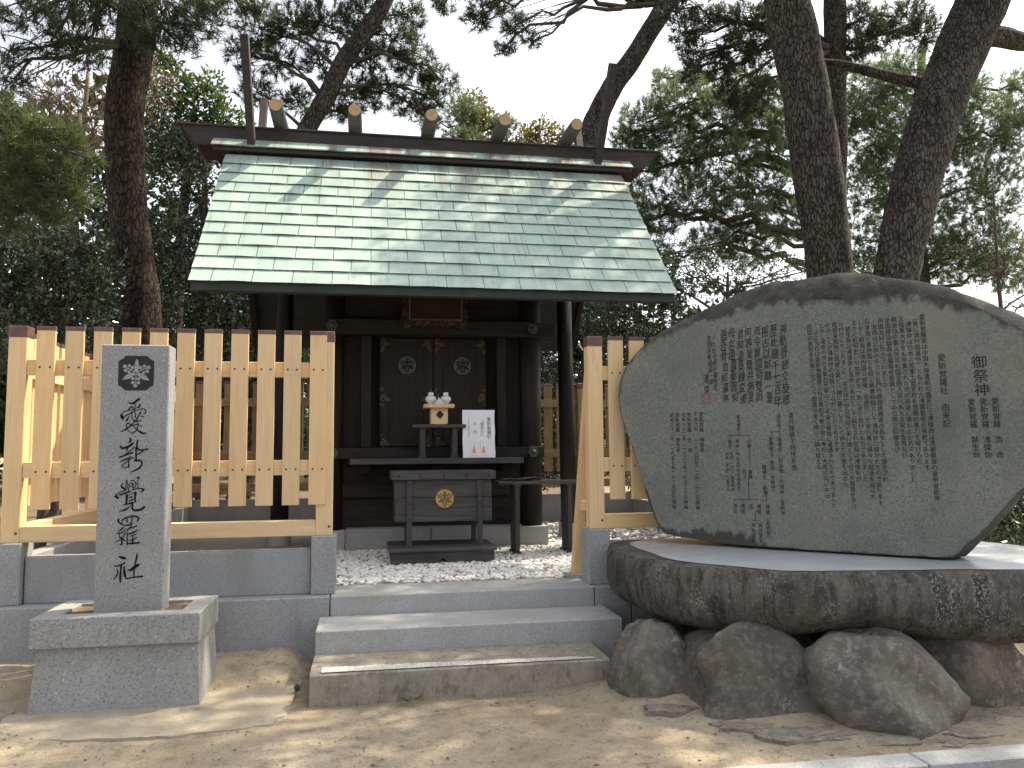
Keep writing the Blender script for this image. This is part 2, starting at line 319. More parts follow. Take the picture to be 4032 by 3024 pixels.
def add(name, mb, mats, parent=None, smooth=False, origin=None):
    V = np.array(mb.v)
    if origin is None:
        lo, hi = V.min(0), V.max(0); origin = ((lo[0]+hi[0])/2, (lo[1]+hi[1])/2, lo[2])
    return place(name, mesh_of(name, mb, mats, smooth, origin), origin, parent)
def again(src, pos, parent=None):
    o = src.copy(); COL.objects.link(o); WL[o.name] = Vector(pos); o.parent = None
    if parent: o.parent = parent; o.location = Vector(pos)-wl(parent)
    else: o.location = pos
    return o
def tag(o, label=None, cat=None, group=None, kind=None):
    for k, v in (('label', label), ('category', cat), ('group', group), ('kind', kind)):
        if v: o[k] = v
    return o
def thing(name, pos, label, cat, group=None):
    o = bpy.data.objects.new(name, None); COL.objects.link(o); o.location = pos; o.empty_display_size = .1
    WL[o.name] = Vector(pos); return tag(o, label, cat, group)
def tri_mesh(name, V, F, mat, parent=None, origin=(0, 0, 0)):
    V = np.ascontiguousarray(V, dtype=np.float32) - np.array(origin, dtype=np.float32)
    me = bpy.data.meshes.new(name); me.vertices.add(len(V)); me.vertices.foreach_set('co', V.ravel())
    k = F.shape[1]; me.loops.add(F.size); me.loops.foreach_set('vertex_index', F.astype(np.int32).ravel())
    me.polygons.add(len(F)); me.polygons.foreach_set('loop_start', np.arange(0, F.size, k, dtype=np.int32))
    me.materials.append(M[mat]); me.update(calc_edges=True)
    return place(name, me, origin, parent)
def stroke(mb, pts, y, sub=5):
    """flat brush stroke in the plane Y=y; pts = (x, z, width)"""
    P = []
    for i in range(len(pts)-1):
        p0, p1, p2, p3 = pts[max(i-1, 0)], pts[i], pts[i+1], pts[min(i+2, len(pts)-1)]
        for k in range(sub):
            t = k/sub
            P.append([.5*((2*p1[j])+(-p0[j]+p2[j])*t+(2*p0[j]-5*p1[j]+4*p2[j]-p3[j])*t*t+(-p0[j]+3*p1[j]-3*p2[j]+p3[j])*t**3) for j in range(3)])
    P.append(list(pts[-1])); V = []; n = len(P)
    for i, p in enumerate(P):
        q, r = P[max(i-1, 0)], P[min(i+1, n-1)]; dx, dz = r[0]-q[0], r[1]-q[1]; l = math.hypot(dx, dz) or 1
        h = max(p[2], .003)/2; V += [(p[0]-dz/l*h, y, p[1]+dx/l*h), (p[0]+dz/l*h, y, p[1]-dx/l*h)]
    mb.add(V, [[2*i, 2*i+1, 2*i+3, 2*i+2] for i in range(n-1)])
    for q in (P[0], P[-1]):
        mb.disc([(q[0]+math.cos(a)*max(q[2], .003)/2, y-.0005, q[1]+math.sin(a)*max(q[2], .003)/2) for a in np.linspace(0, 2*math.pi, 9)[:-1]])
_tc = {}
def text_verts(txt, vertical=True):
    if txt in _tc: return _tc[txt]
    c = bpy.data.curves.new('t', 'FONT'); c.body = '\n'.join(txt) if vertical else txt
    c.align_x = 'CENTER'; c.resolution_u = 2; c.size = 1
    o = bpy.data.objects.new('t', c); COL.objects.link(o)
    bpy.context.view_layer.update()
    me = bpy.data.meshes.new_from_object(o.evaluated_get(bpy.context.evaluated_depsgraph_get()))
    V = [tuple(v.co) for v in me.vertices]; F = [tuple(p.vertices) for p in me.polygons]
    bpy.data.objects.remove(o); bpy.data.curves.remove(c); bpy.data.meshes.remove(me)
    _tc[txt] = (V, F); return V, F
def sstep(a, b, x): t = np.clip((x-a)/(b-a), 0, 1); return t*t*(3-2*t)

# ------------------------------------------------------------------ ground, road, platform
def ground_z(x, y):
    z = .0 + .012*np.sin(x*1.7+1)*np.sin(y*2.3) + .008*np.sin(x*5.1+y*3.7)
    z = z + .13*sstep(5.3, 6.0, y)*(1-sstep(-.6, -.3, x)*(1-sstep(1.6, 2.0, x)))
    z = z + .07*np.exp(-((x-2.5)/.9)**2-((y-4.75)/.55)**2) + .16*sstep(4.6, 5.6, y)*sstep(1.9, 2.6, x) + .17*np.exp(-((x-2.75)/1.0)**2-((y-4.95)/.33)**2)
    z = np.where((y > 6.22), .42 + .12*sstep(12, 22, y) + .02*np.sin(x*.9)*np.sin(y*.8), z)
    z = z + .25*sstep(6.0, 7.5, y)*sstep(4.6, 5.6, x)
    return np.where(y < 3.5, -.13, z)
def cs(a, b, st): return np.arange(a, b, st)
gx = np.concatenate([[-160, -80, -40, -20, -12], cs(-8, -3, .25), cs(-3, 5, .05), cs(5, 9, .25), [9.5, 11, 13, 16, 20, 40, 80, 160]])
gy = np.concatenate([[-60, -20, -6, -1, 1.5], cs(2, 3.4, .2), [3.45, 3.499, 3.501], cs(3.55, 6.04, .05), [6.05, 6.2, 6.25], cs(6.5, 15, .3), cs(15, 30, 1.5), [35, 45, 60, 90, 160, 260]])
X, Y = np.meshgrid(gx, gy); Z = ground_z(X, Y)
nz = np.array([[mnoise.fractal(Vector((x*1.6, y*1.6, 0)), 1., 2., 4) for x in gx] for y in gy])
Z = Z + np.where((Y > 3.51) & (Y < 6.05), .010*nz, 0)
nxg, nyg = len(gx), len(gy)
V = np.stack([X.ravel(), Y.ravel(), Z.ravel()], 1)
ii = (np.arange(nyg-1)[:, None]*nxg+np.arange(nxg-1)[None, :]).ravel()
g = tri_mesh('ground', V, np.stack([ii, ii+1, ii+nxg+1, ii+nxg], 1), 'sand')
g.data.polygons.foreach_set('use_smooth', [True]*len(g.data.polygons)); tag(g, kind='structure')
def sheet(name, quads, mat):
    m = MB()
    for q in quads: m.add(q, [(0, 1, 2, 3)])
    return tag(add(name, m, mat, origin=(0, 0, 0)), kind='structure')
sheet('road', [[(-60, -60, -.085), (60, -60, -.085), (60, 3.46, -.085), (-60, 3.46, -.085)]], 'asphalt')
xs = cs(-60, 60.1, 1.5); ys = np.concatenate([cs(11.95, 20, .8), cs(20, 60, 4)])
X, Y = np.meshgrid(xs, ys); Z = ground_z(X, Y)+.02+.03*np.sin(X*2.1)*np.sin(Y*1.7)
ii = (np.arange(len(ys)-1)[:, None]*len(xs)+np.arange(len(xs)-1)[None, :]).ravel()
tag(tri_mesh('woodland_ground', np.stack([X.ravel(), Y.ravel(), Z.ravel()], 1), np.stack([ii, ii+1, ii+len(xs)+1, ii+len(xs)], 1), 'soil'), kind='structure')
tag(add('gravel_bed', MB().box(-2.40, 3.85, 6.5, 11.66, .40, .468, .002), 'gravel_bed'), kind='structure')
# irregular concrete pad under the sign pillar
def blob_plate(mb, c, rx, ry, z0, z1, n=36, rag=.12, seed=0):
    V = []
    for k in range(n):
        a = 2*math.pi*k/n; cx, cy = math.cos(a), math.sin(a)
        s = 1/max(abs(cx), abs(cy))**.75; s *= 1+rag*mnoise.noise(Vector((cx*2+seed, cy*2, seed)))+rag*.6*mnoise.noise(Vector((cx*7+seed, cy*7, seed)))
        V.append((c[0]+cx*rx*s, c[1]+cy*ry*s))
    m = [(x, y, z0) for x, y in V]+[(c[0]+(x-c[0])*.985, c[1]+(y-c[1])*.985, z1) for x, y in V]
    return mb.add(m, [list(range(n, 2*n))]+[[i, (i+1) % n, n+(i+1) % n, n+i] for i in range(n)])
pm = blob_plate(MB(), (-1.22, 5.20), .80, .52, -.03, .016, 90, .12, 3)
tag(add('concrete_pad', pm, 'pad'), kind='structure')
mo = MB()
for i, (x, y, rx, ry, z) in enumerate([(1.78, 4.50, .20, .07, .03), (2.0, 4.22, .14, .07, .03), (2.30, 4.02, .16, .06, .03), (2.22, 4.10, .20, .10, .025), (2.62, 3.92, .16, .06, .025), (3.05, 3.86, .15, .05, .03), (3.25, 3.97, .22, .10, .05), (3.6, 4.1, .3, .1, .06)]):
    blob_plate(mo, (x, y), rx*1.15, ry*1.15, -.05, z*.05+float(ground_z(np.float64(x), np.float64(y))), 26, .55, i*3.1)
tag(add('mortar_bed', mo, 'mortar'), kind='structure')

# ------------------------------------------------------------------ kerb, plinth wall, steps
k = thing('granite_kerb', (2.5, 3.55, -.1), 'low pale granite kerb of long stones along the front edge of the sand', 'kerb')
for a, b in ((-3.4, -1.45), (-1.44, .55), (.56, 2.55), (2.558, 4.55), (4.56, 6.5)):
    add('kerb_stone', MB().box(a, b, 3.472, 3.625, -.1, .05, .006), 'granite_step', k)
pw = thing('plinth_wall', (-1.5, 6.1, .0), 'grey granite kerb wall under the wooden fences and steps', 'wall')
for a, b in ((-6.5, -4.72), (-4.712, -2.95), (-2.942, -1.09), (-1.082, -.262), (1.706, 1.99), (1.998, 3.9), (3.908, 5.6)):
    add('wall_block', MB().box(a, b, 6.066, 6.50, -.1, .467, .006), 'granite_kerb', pw)
GS = 'stone steps up to the gate opening'
s3 = tag(add('stone_step', MB().box(-.255, 1.70, 6.064, 6.545, -.1, .470, .007), 'granite_step'), 'top stone step level with the white gravel in the gate opening', 'step', GS)
s2 = tag(add('stone_step', MB().box(-.330, 1.765, 5.578, 6.060, -.1, .3315, .008), 'granite_step'), 'middle stone step, the widest of the three, with pine needles on it', 'step', GS)
m1 = MB()
N1 = 40
pr = [(5.578, -.1), (5.578, .183), (5.10, .183), (5.088, .172), (5.085, -.1)]
V = []
for i in range(N1+1):
    x = -.330+1.85*i/N1
    for (yy, zz) in pr:
        d = mnoise.noise(Vector((x*5, yy*9, zz*14)))*.006
        V.append((x, yy+(d if yy < 5.2 else 0), zz+(d*.4 if zz > 0 else 0)))
n = len(pr)
m1.add(V, [[i*n+j, i*n+(j+1) % n, (i+1)*n+(j+1) % n, (i+1)*n+j] for i in range(N1) for j in range(n)]+[[0, 1, 2, 3, 4][::-1], [N1*n+j for j in range(n)]])
s1 = tag(add('stone_step', m1, 'step_old'), 'lowest step of brown weathered concrete with a worn white front edge', 'step', GS)
m = MB(); V = []
for i in range(61):
    x = -.265+1.69*i/60; j = .010*mnoise.noise(Vector((x*9, 0, 0))); V += [(x, 5.098, .1888), (x, 5.225+j*(.8+i/30)-.0009*i-.03*max(0, i-50)/10, .1888)]
m.add(V, [[2*i, 2*i+2, 2*i+3, 2*i+1] for i in range(60)])
add('white_nosing', m, 'worn_white', s1)

# ------------------------------------------------------------------ fences
PZ0, PZ1 = 1.115, 2.376
def along(axis, a0, a1, d0, d1):      # run coordinate a, depth coordinate d
    return (a0, a1, d0, d1) if axis == 'x' else (d0, d1, a0, a1)
def fence(name, label, axis, d, out, pickets, posts, rails, dz=0., stone=True, panels=(), shaded=False, group='wooden fences round the shrine'):
    """d: depth of the post's outer face; out=+1 when the outside is at smaller depth; posts: list of run starts (0.12 wide)"""
    s = 1 if out > 0 else -1
    def dd(p, q): return tuple(sorted((d+s*p, d+s*q)))
    a = pickets[0] if pickets else posts[0]
    base = (a, d, .468+dz) if axis == 'x' else (d, a, .468+dz)
    t = thing(name, base, label, 'fence', group)
    H = 'wood_x' if axis == 'x' else 'wood_y'; ZW = 'wood_z'
    if shaded: H, ZW = 'wood_shaded_x', 'wood_shaded_z'  # darker copies that carry painted shade
    for r0, r1, parts in rails:
        for z0, z1, p, q in ((2.056, 2.168, .010, .048), (1.333, 1.444, .010, .048), (.889, 1.0, .004, .104)):
            if not parts or (z0 < 1) == (parts == 'low'):
                add('rail', MB().box(*along(axis, r0, r1, *dd(p, q)), z0+dz, z1+dz, .003), H, t)
    pk = capm = nl = None
    for p in pickets:
        c = p+.061
        pos = (c, d-s*.004, PZ0+dz) if axis == 'x' else (d-s*.004, c, PZ0+dz)
        if pk is None:
            pk = add('picket', MB().box(*along(axis, p, p+.122, *dd(-.017, .009)), PZ0+dz, PZ1+dz, .0025), ZW, t, origin=pos)
            cp = add('picket_cap', MB().box(*along(axis, p-.002, p+.124, *dd(-.019, .011)), PZ1-.004+dz, 2.402+dz, .002), 'copper_brown', pk, origin=pos)
            nm = MB()
            for zz in (2.112, 1.377):
                for o in (.028, .094):
                    q = (p+o, d-s*.018, zz+dz) if axis == 'x' else (d-s*.018, p+o, zz+dz)
                    nm.ball(q, .0075, 8, 4)
            nh = add('nail_head', nm, 'nail', pk, smooth=True, origin=pos); src = (pk, cp, nh)
        else:
            o = again(src[0], pos, t)
            for q in src[1:]: again(q, pos, o)
    for p in posts:
        o = add('post', MB().box(*along(axis, p, p+.12, *dd(0, .12)), .889+dz, 2.33+dz, .004), ZW, t)
        add('post_cap', MB().box(*along(axis, p-.003, p+.123, *dd(-.003, .123)), 2.323+dz, 2.405+dz, .004), 'copper_brown', o)
        pg = MB().box(*along(axis, p+.09, p+.105, *dd(-.004, .01)), .945+dz, .962+dz, .001)
        add('peg', pg, 'nail', o)
        if stone: add('stone_post', MB().box(*along(axis, p-.027, p+.148, *dd(-.038, .175)), .468, .889+dz, .006), 'granite_kerb', t)
    for p0, p1 in panels:
        add('stone_panel', MB().box(*along(axis, p0, p1, *dd(.02, .14)), .468, .788+dz, .006), 'granite_kerb', t)
    return t
FY = 6.20
fence('wooden_fence', 'new pale wooden picket fence with brown caps behind the stone name pillar', 'x', FY, 1,
      [-2.305+.1878*i for i in range(11)], [-2.492, -.374], [(-2.372, -.374, None)], panels=[(-2.336, -.406)])
fence('wooden_fence', 'short front stretch of wooden picket fence half hidden behind the engraved memorial stone', 'x', FY, 1,
      [1.877+.1755*i for i in range(11)], [1.712, 3.86], [(1.832, 3.86, None)], panels=[(1.866, 3.83)])
fence('wooden_fence', 'sunlit side fence running back from the corner post left of the stone pillar', 'y', -2.492, 1,
      [6.44+.188*i for i in range(27)], [7.9, 9.75, 11.60], [(6.322, 11.6, None)], panels=[(6.36, 7.87), (8.05, 9.72), (9.9, 11.57)])
fence('wooden_fence', 'side fence behind the memorial stone running towards the back', 'y', 3.98, -1,
      [6.44+.188*i for i in range(27)], [7.9, 9.75, 11.60], [(6.322, 11.6, None)], panels=[(6.36, 7.87), (8.05, 9.72), (9.9, 11.57)])
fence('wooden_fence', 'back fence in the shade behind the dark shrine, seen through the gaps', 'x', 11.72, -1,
      [-2.33+.188*i for i in range(33)], [-.6, 1.2, 3.05], [(-2.37, 3.86, None)], dz=.08, panels=[(-2.33, -.63), (-.45, 1.17), (1.35, 3.02), (3.2, 3.83)], shaded=True)
# inclined brace behind the gate post
b = thing('fence_brace', (1.69, 6.62, .47), 'slanting pale timber brace leaning on the gate post from the gravel', 'brace')
mb = MB(); p0, p1 = Vector((1.693, 6.56, .50)), Vector((1.752, 6.355, 2.17))
for p in (p0, p1):
    for sx, sy in ((-.043, -.045), (.043, -.045), (.043, .045), (-.043, .045)): mb.v.append((p.x+sx*(1 if p is p0 else .35), p.y+sy, p.z))
mb.f = [(3, 2, 1, 0), (4, 5, 6, 7), (0, 1, 5, 4), (1, 2, 6, 5), (2, 3, 7, 6), (3, 0, 4, 7)]; mb.mi = [0]*6
add('timber', mb, 'wood_z', b); add('footing', MB().box(1.60, 1.79, 6.47, 6.66, .44, .502, .004), 'granite_step', b)
add('tie', MB().box(1.70, 1.752, 6.323, 6.53, 1.02, 1.10, .003), 'wood_y', b)

# ------------------------------------------------------------------ shrine
sh = thing('shrine', (.70, 9.4, .47), 'small dark timber shrine with a pale green copper shingle roof', 'shrine')
XC = .70
for x in (-.38, 1.78):
    for y in (8.85, 10.0):
        blk = add('foundation_block', MB().box(x-.155, x+.155, y-.155, y+.155, .44, .688, .006), 'granite_step', sh)
        mb = MB(); mb.lathe([(.118, 0), (.116, 1.2), (.112, 2.75)], (x, y, .688), 24); add('column', mb, 'old_wood', sh, smooth=True)
for a, b in ((-.22, .66), (.666, 1.62)): add('sill_stone', MB().box(a, b, 8.66, 8.86, .44, .70, .006), 'granite_kerb', sh)
for x, lx in ((-.97, .045), (2.37, -.045)):
    add('foundation_block', MB().lathe([(.135, 0), (.125, .17)], (x, 9.5, .47), 20), 'granite_step', sh)
    add('ridge_column', MB().tube([(x, 9.5, .64), (x+lx*.5, 9.5, 2.1), (x+lx, 9.5, 4.3)], [.100, .092, .085], 20), 'old_wood', sh, smooth=True)
# body
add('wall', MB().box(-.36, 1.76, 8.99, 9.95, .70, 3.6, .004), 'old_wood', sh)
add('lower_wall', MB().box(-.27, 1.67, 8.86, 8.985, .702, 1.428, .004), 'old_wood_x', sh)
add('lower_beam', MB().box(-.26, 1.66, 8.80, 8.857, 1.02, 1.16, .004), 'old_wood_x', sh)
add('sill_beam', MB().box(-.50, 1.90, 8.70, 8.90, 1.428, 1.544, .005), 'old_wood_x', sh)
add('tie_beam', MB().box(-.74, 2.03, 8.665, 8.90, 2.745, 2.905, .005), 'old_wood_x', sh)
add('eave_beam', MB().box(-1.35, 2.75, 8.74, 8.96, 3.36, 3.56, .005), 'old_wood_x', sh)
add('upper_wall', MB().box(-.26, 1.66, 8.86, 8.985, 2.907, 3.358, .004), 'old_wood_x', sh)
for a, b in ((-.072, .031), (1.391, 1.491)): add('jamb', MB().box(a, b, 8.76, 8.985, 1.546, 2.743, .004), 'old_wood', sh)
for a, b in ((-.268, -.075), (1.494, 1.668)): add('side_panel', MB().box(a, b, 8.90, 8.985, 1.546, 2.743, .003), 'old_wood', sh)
def filigree(mb, pts, y, n, r, seed):
    rr = random.Random(seed); 
    for _ in range(n):
        cx, cz = rr.choice(pts); cx += rr.uniform(-r, r); cz += rr.uniform(-r, r); q = rr.uniform(.006, .014); a0 = rr.uniform(0, 6)
        stroke(mb, [(cx+q*math.cos(a0+t)*(1-.1*t), cz+q*math.sin(a0+t)*(1-.1*t), .0045) for t in (0, 1.3, 2.6, 3.9, 5)], y, 3)
def crest(mb, cx, cz, r, y, mi=0, berry=1.):
    """three pointed leaves and three sprays of round flowers"""
    for k in range(3):
        a = math.pi/2+k*2*math.pi/3; dx, dz = math.cos(a), math.sin(a)
        pts = []
        for t, wd in ((.05, .05), (.25, .15), (.5, .19), (.75, .13), (1, .01)): pts.append((cx+dx*r*t, cz+dz*r*t, wd*r*1.9))
        stroke(mb, pts, y, 4)
        a += math.pi/3; dx, dz = math.cos(a), math.sin(a)
        stroke(mb, [(cx, cz, r*.05), (cx+dx*r*.75, cz+dz*r*.75, r*.05)], y+.0003, 2)
        for t, o in ((.42, .22), (.42, -.22), (.70, .22), (.70, -.22), (.92, 0)):
            px, pz = cx+dx*r*t-dz*r*o, cz+dz*r*t+dx*r*o
            mb.disc([(px+math.cos(q)*r*.125*berry, y, pz+math.sin(q)*r*.125*berry) for q in np.linspace(0, 2*math.pi, 11)[:-1]])
            stroke(mb, [(cx+dx*r*(t-.12), cz+dz*r*(t-.12), r*.04), (px, pz, r*.04)], y+.0004, 1)
for i, (a, b) in enumerate(((.118, .700), (.703, 1.29))):
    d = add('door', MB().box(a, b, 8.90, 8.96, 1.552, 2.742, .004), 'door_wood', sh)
    for (p, q, r, s) in ((a+.005, a+.10, 1.56, 2.735), (b-.10, b-.005, 1.56, 2.735)): add('stile', MB().box(p, q, 8.888, 8.899, r, s, .003), 'door_wood', d)
    for (r, s) in ((1.56, 1.66), (2.63, 2.735)): add('door_rail', MB().box(a+.102, b-.102, 8.888, 8.899, r, s, .003), 'door_wood', d)
    cxm = (.416, 1.022)[i]
    mb = MB(); mb.prism([(2.437+.098*math.sin(t), cxm+.098*math.cos(t)) for t in np.linspace(0, 2*math.pi, 29)[:-1]], 1, 8.872, 8.887)
    cr = add('crest', mb, 'bronze', d)
    for k in range(3):
        t = math.pi/2+k*2*math.pi/3; lf = MB()
    lf = MB(); crest(lf, cxm, 2.437, .085, 8.8705); add('leaf_relief', lf, 'old_wood', d)
    for zc in (1.60, 2.08, 2.68):
        for xe, sg in ((a+.015, 1), (b-.015, -1)):
            fm = MB()
            pts = [(xe+sg*.02, zc), (xe+sg*.05, zc), (xe+sg*.03, zc+.04), (xe+sg*.03, zc-.04), (xe+sg*.08, zc-.01), (xe+sg*.015, zc+.09), (xe+sg*.015, zc-.08)]
            filigree(fm, pts, 8.884, 34, .018, int(zc*100)+i*7+sg)
            add('gilt_fitting', fm, 'old_gold', d)
for x, z in ((-.38, 2.83), (1.775, 2.83), (-.36, 1.487), (1.775, 1.487)):
    yy = 8.662 if z > 2 else 8.697
    mb = MB(); mb.prism([(z+.062*math.sin(t), x+.062*math.cos(t)) for t in np.linspace(0, 2*math.pi, 7)[:-1]], 1, yy-.022, yy-.002)
    mb.ball((x, yy-.022, z), .026, 10, 6); add('nail_cover', mb, 'bronze', sh)
add('shelf', MB().box(-.175, 1.592, 8.295, 8.698, 1.372, 1.430, .005), 'grey_wood', sh)
for a, b in ((.655, .765), (1.395, 1.505), (-.08, .03)): add('bracket', MB().box(a, b, 8.45, 8.858, 1.285, 1.370, .004), 'old_wood', sh)
# roof: planar slope, eave (y 7.4, z 3.0) to ridge (y 9.4)
SL = 1.0465; RX0, RX1 = -1.562, 2.957
def rz(y): return 2.998+(y-7.398)*SL
sn = Vector((0, -SL, 1)).normalized()
roof = add('roof', MB().prism([(7.43, rz(7.43)-.012), (9.4, rz(9.4)-.012), (11.37, rz(9.4)-.012-1.97*SL), (11.37, rz(9.4)-.10-1.97*SL), (9.4, rz(9.4)-.10), (7.43, rz(7.43)-.10)], 0, RX0+.02, RX1-.02), 'copper_dark', sh)
add('eave_board', MB().box(RX0+.015, RX1-.015, 7.44, 7.52, rz(7.44)-.115, rz(7.44)-.025, .003), 'copper_dark', roof)
for x in (RX0+.06, RX1-.12):
    add('bargeboard', MB().prism([(7.50, rz(7.50)-.10), (9.4, rz(9.4)-.10), (11.3, rz(7.50)-.10), (11.3, rz(7.50)-.26), (9.4, rz(9.4)-.32), (7.50, rz(7.50)-.24)], 0, x, x+.06), 'old_wood', roof)
nr = 26
src = None
for i in range(nr):
    x = RX0+.16+(RX1-RX0-.38)*i/(nr-1)
    if src is None:
        q = MB().prism([(7.53, rz(7.53)-.112), (8.9, rz(8.9)-.112), (8.9, rz(8.9)-.20), (7.53, rz(7.53)-.19)], 0, x, x+.06); src = add('rafter', q, 'old_wood', roof, origin=(x, 7.5, 3))
    else: again(src, (x, 7.5, 3), roof)
# copper shingles, laid in 13 courses
def shingle_mesh(wd, seed):
    rr = random.Random(seed); L = .2015; nx = 5; V = []
    bulge = rr.uniform(-.001, .006); tilt = rr.uniform(-.003, .003)
    for j, t in enumerate((0, .12, .6, 1.12)):
        for i in range(nx):
            u = i/(nx-1); lift = (.017-.015*t)+bulge*math.sin(math.pi*u)*(1-t)**2+tilt*(u-.5)*(1-t)+rr.uniform(-.0012, .0012)
            V.append((u*(wd-.006)+.003, t*L, max(lift, .0025)))
    b = len(V)
    for i in range(nx): V.append((V[i][0], .0025, V[i][2]-.0045))
    F = [[j*nx+i, j*nx+i+1, (j+1)*nx+i+1, (j+1)*nx+i] for j in range(3) for i in range(nx-1)]+[[b+i, b+i+1, i+1, i] for i in range(nx-1)]
    F += [[b, 0, nx, 2*nx], [b+nx-1, 3*nx-1, 2*nx-1, nx-1]]
    ca, sa = 1/math.hypot(1, SL), SL/math.hypot(1, SL); m = MB()
    m.add([(p[0], p[1]*ca-p[2]*sa, p[1]*sa+p[2]*ca) for p in V], F)
    me = mesh_of('shingle', m, 'copper_green', False, (0, 0, 0))
    return me
WS = .3475; full = [shingle_mesh(WS, k) for k in range(7)]
for r in range(12):
    y = 7.398+r*.2015*(1/math.hypot(1, SL)); z = rz(y); x = RX0; first = .19 if r % 2 == 0 else .355
    while x < RX1-.01:
        wd = first if x == RX0 else WS
        if RX1-x < wd+.05: wd = RX1-x
        me = random.choice(full) if abs(wd-WS) < .002 else shingle_mesh(wd, r*5+int(x*9))
        place('shingle', me, (x, y, z), roof); x += wd
# ridge: eaves of the ridge cover, boards, logs, forked finials
rb = add('ridge_beam', MB().add([(-2.05, 9.15, 5.095), (3.45, 9.15, 5.095), (3.27, 9.15, 4.885), (-1.96+.09, 9.15, 4.885), (-2.05, 9.65, 5.095), (3.45, 9.65, 5.095), (3.27, 9.65, 4.885), (-1.96+.09, 9.65, 4.885)],
    [(0, 3, 2, 1), (4, 5, 6, 7), (0, 1, 5, 4), (1, 2, 6, 5), (2, 3, 7, 6), (3, 0, 4, 7)]), 'ridge_wood', sh)
add('ridge_board', MB().box(-2.07, 3.47, 9.13, 9.67, 5.096, 5.118, .004), 'ridge_wood', rb)
lb = add('lower_ridge_beam', MB().box(-1.69, 3.075, 9.04, 9.76, 4.795, 4.842, .005), 'ridge_wood', sh)
npn = 14
for i in range(npn):
    x0 = -1.70+(3.085+1.70)*i/npn; x1 = x0+(4.785)/npn-.003
    mb = MB().add([(x0, 9.0, 4.846), (x1, 9.0, 4.846), (x1, 9.146, 4.965), (x0, 9.146, 4.965), (x0, 9.015, 4.838), (x1, 9.015, 4.838), (x1, 9.148, 4.945), (x0, 9.148, 4.945)], [(0, 1, 2, 3), (0, 4, 5, 1), (0, 3, 7, 4), (1, 5, 6, 2)])
    add('ridge_cover_plate', mb, 'copper_green', sh)
for x in (-.995, -.166, .668, 1.487, 2.315):
    lg = add('ridge_log', MB().tube([(x, 8.70, 5.195), (x, 8.95, 5.195), (x, 9.4, 5.195), (x, 9.9, 5.195), (x, 10.1, 5.195)], [.070, .078, .082, .078, .070], 20), 'log', sh, smooth=False)
    for p in lg.data.polygons: p.use_smooth = len(p.vertices) == 4
    mb = MB(); mb.prism([(5.195+.0655*math.sin(t), x+.0655*math.cos(t)) for t in np.linspace(0, 2*math.pi, 21)[:-1]], 1, 8.692, 8.699); add('log_end', mb, 'log_end', lg)
def plank(y0, z0, y1, z1, x0, x1, h, name, m, slots=(), dx=0.):
    d = Vector((0, y1-y0, z1-z0)); L = d.length; d.normalize(); nn = Vector((0, -d.z, d.y)); A = Vector((0, y0, z0)); mb = MB()
    def seg(a, b, h0, h1):
        q = [A+d*(a*L)+nn*h0, A+d*(a*L)+nn*h1, A+d*(b*L)+nn*h1, A+d*(b*L)+nn*h0]; mb.prism([(p.y, p.z) for p in q], 0, x0, x1)
    t = 0
    for s0, s1 in slots:
        seg(t, s0, -h, h); seg(s0, s1, -h, -h*.3); seg(s0, s1, h*.3, h); t = s1
    seg(t, 1, -h, h)
    mb.v = [(v[0]+dx*(v[2]-z0)/(z1-z0), v[1], v[2]) for v in mb.v]
    return add(name, mb, m, sh)
for x, dx in ((-1.285, -.02), (2.655, .06)):
    plank(9.09, 4.855, 8.56, 5.88, x-.04, x+.04, .062, 'forked_finial', 'ridge_wood', ((.46, .55), (.66, .75)), dx)
    plank(9.71, 4.855, 10.24, 5.88, x-.04, x+.04, .062, 'forked_finial', 'ridge_wood', ((.46, .55), (.66, .75)), dx)

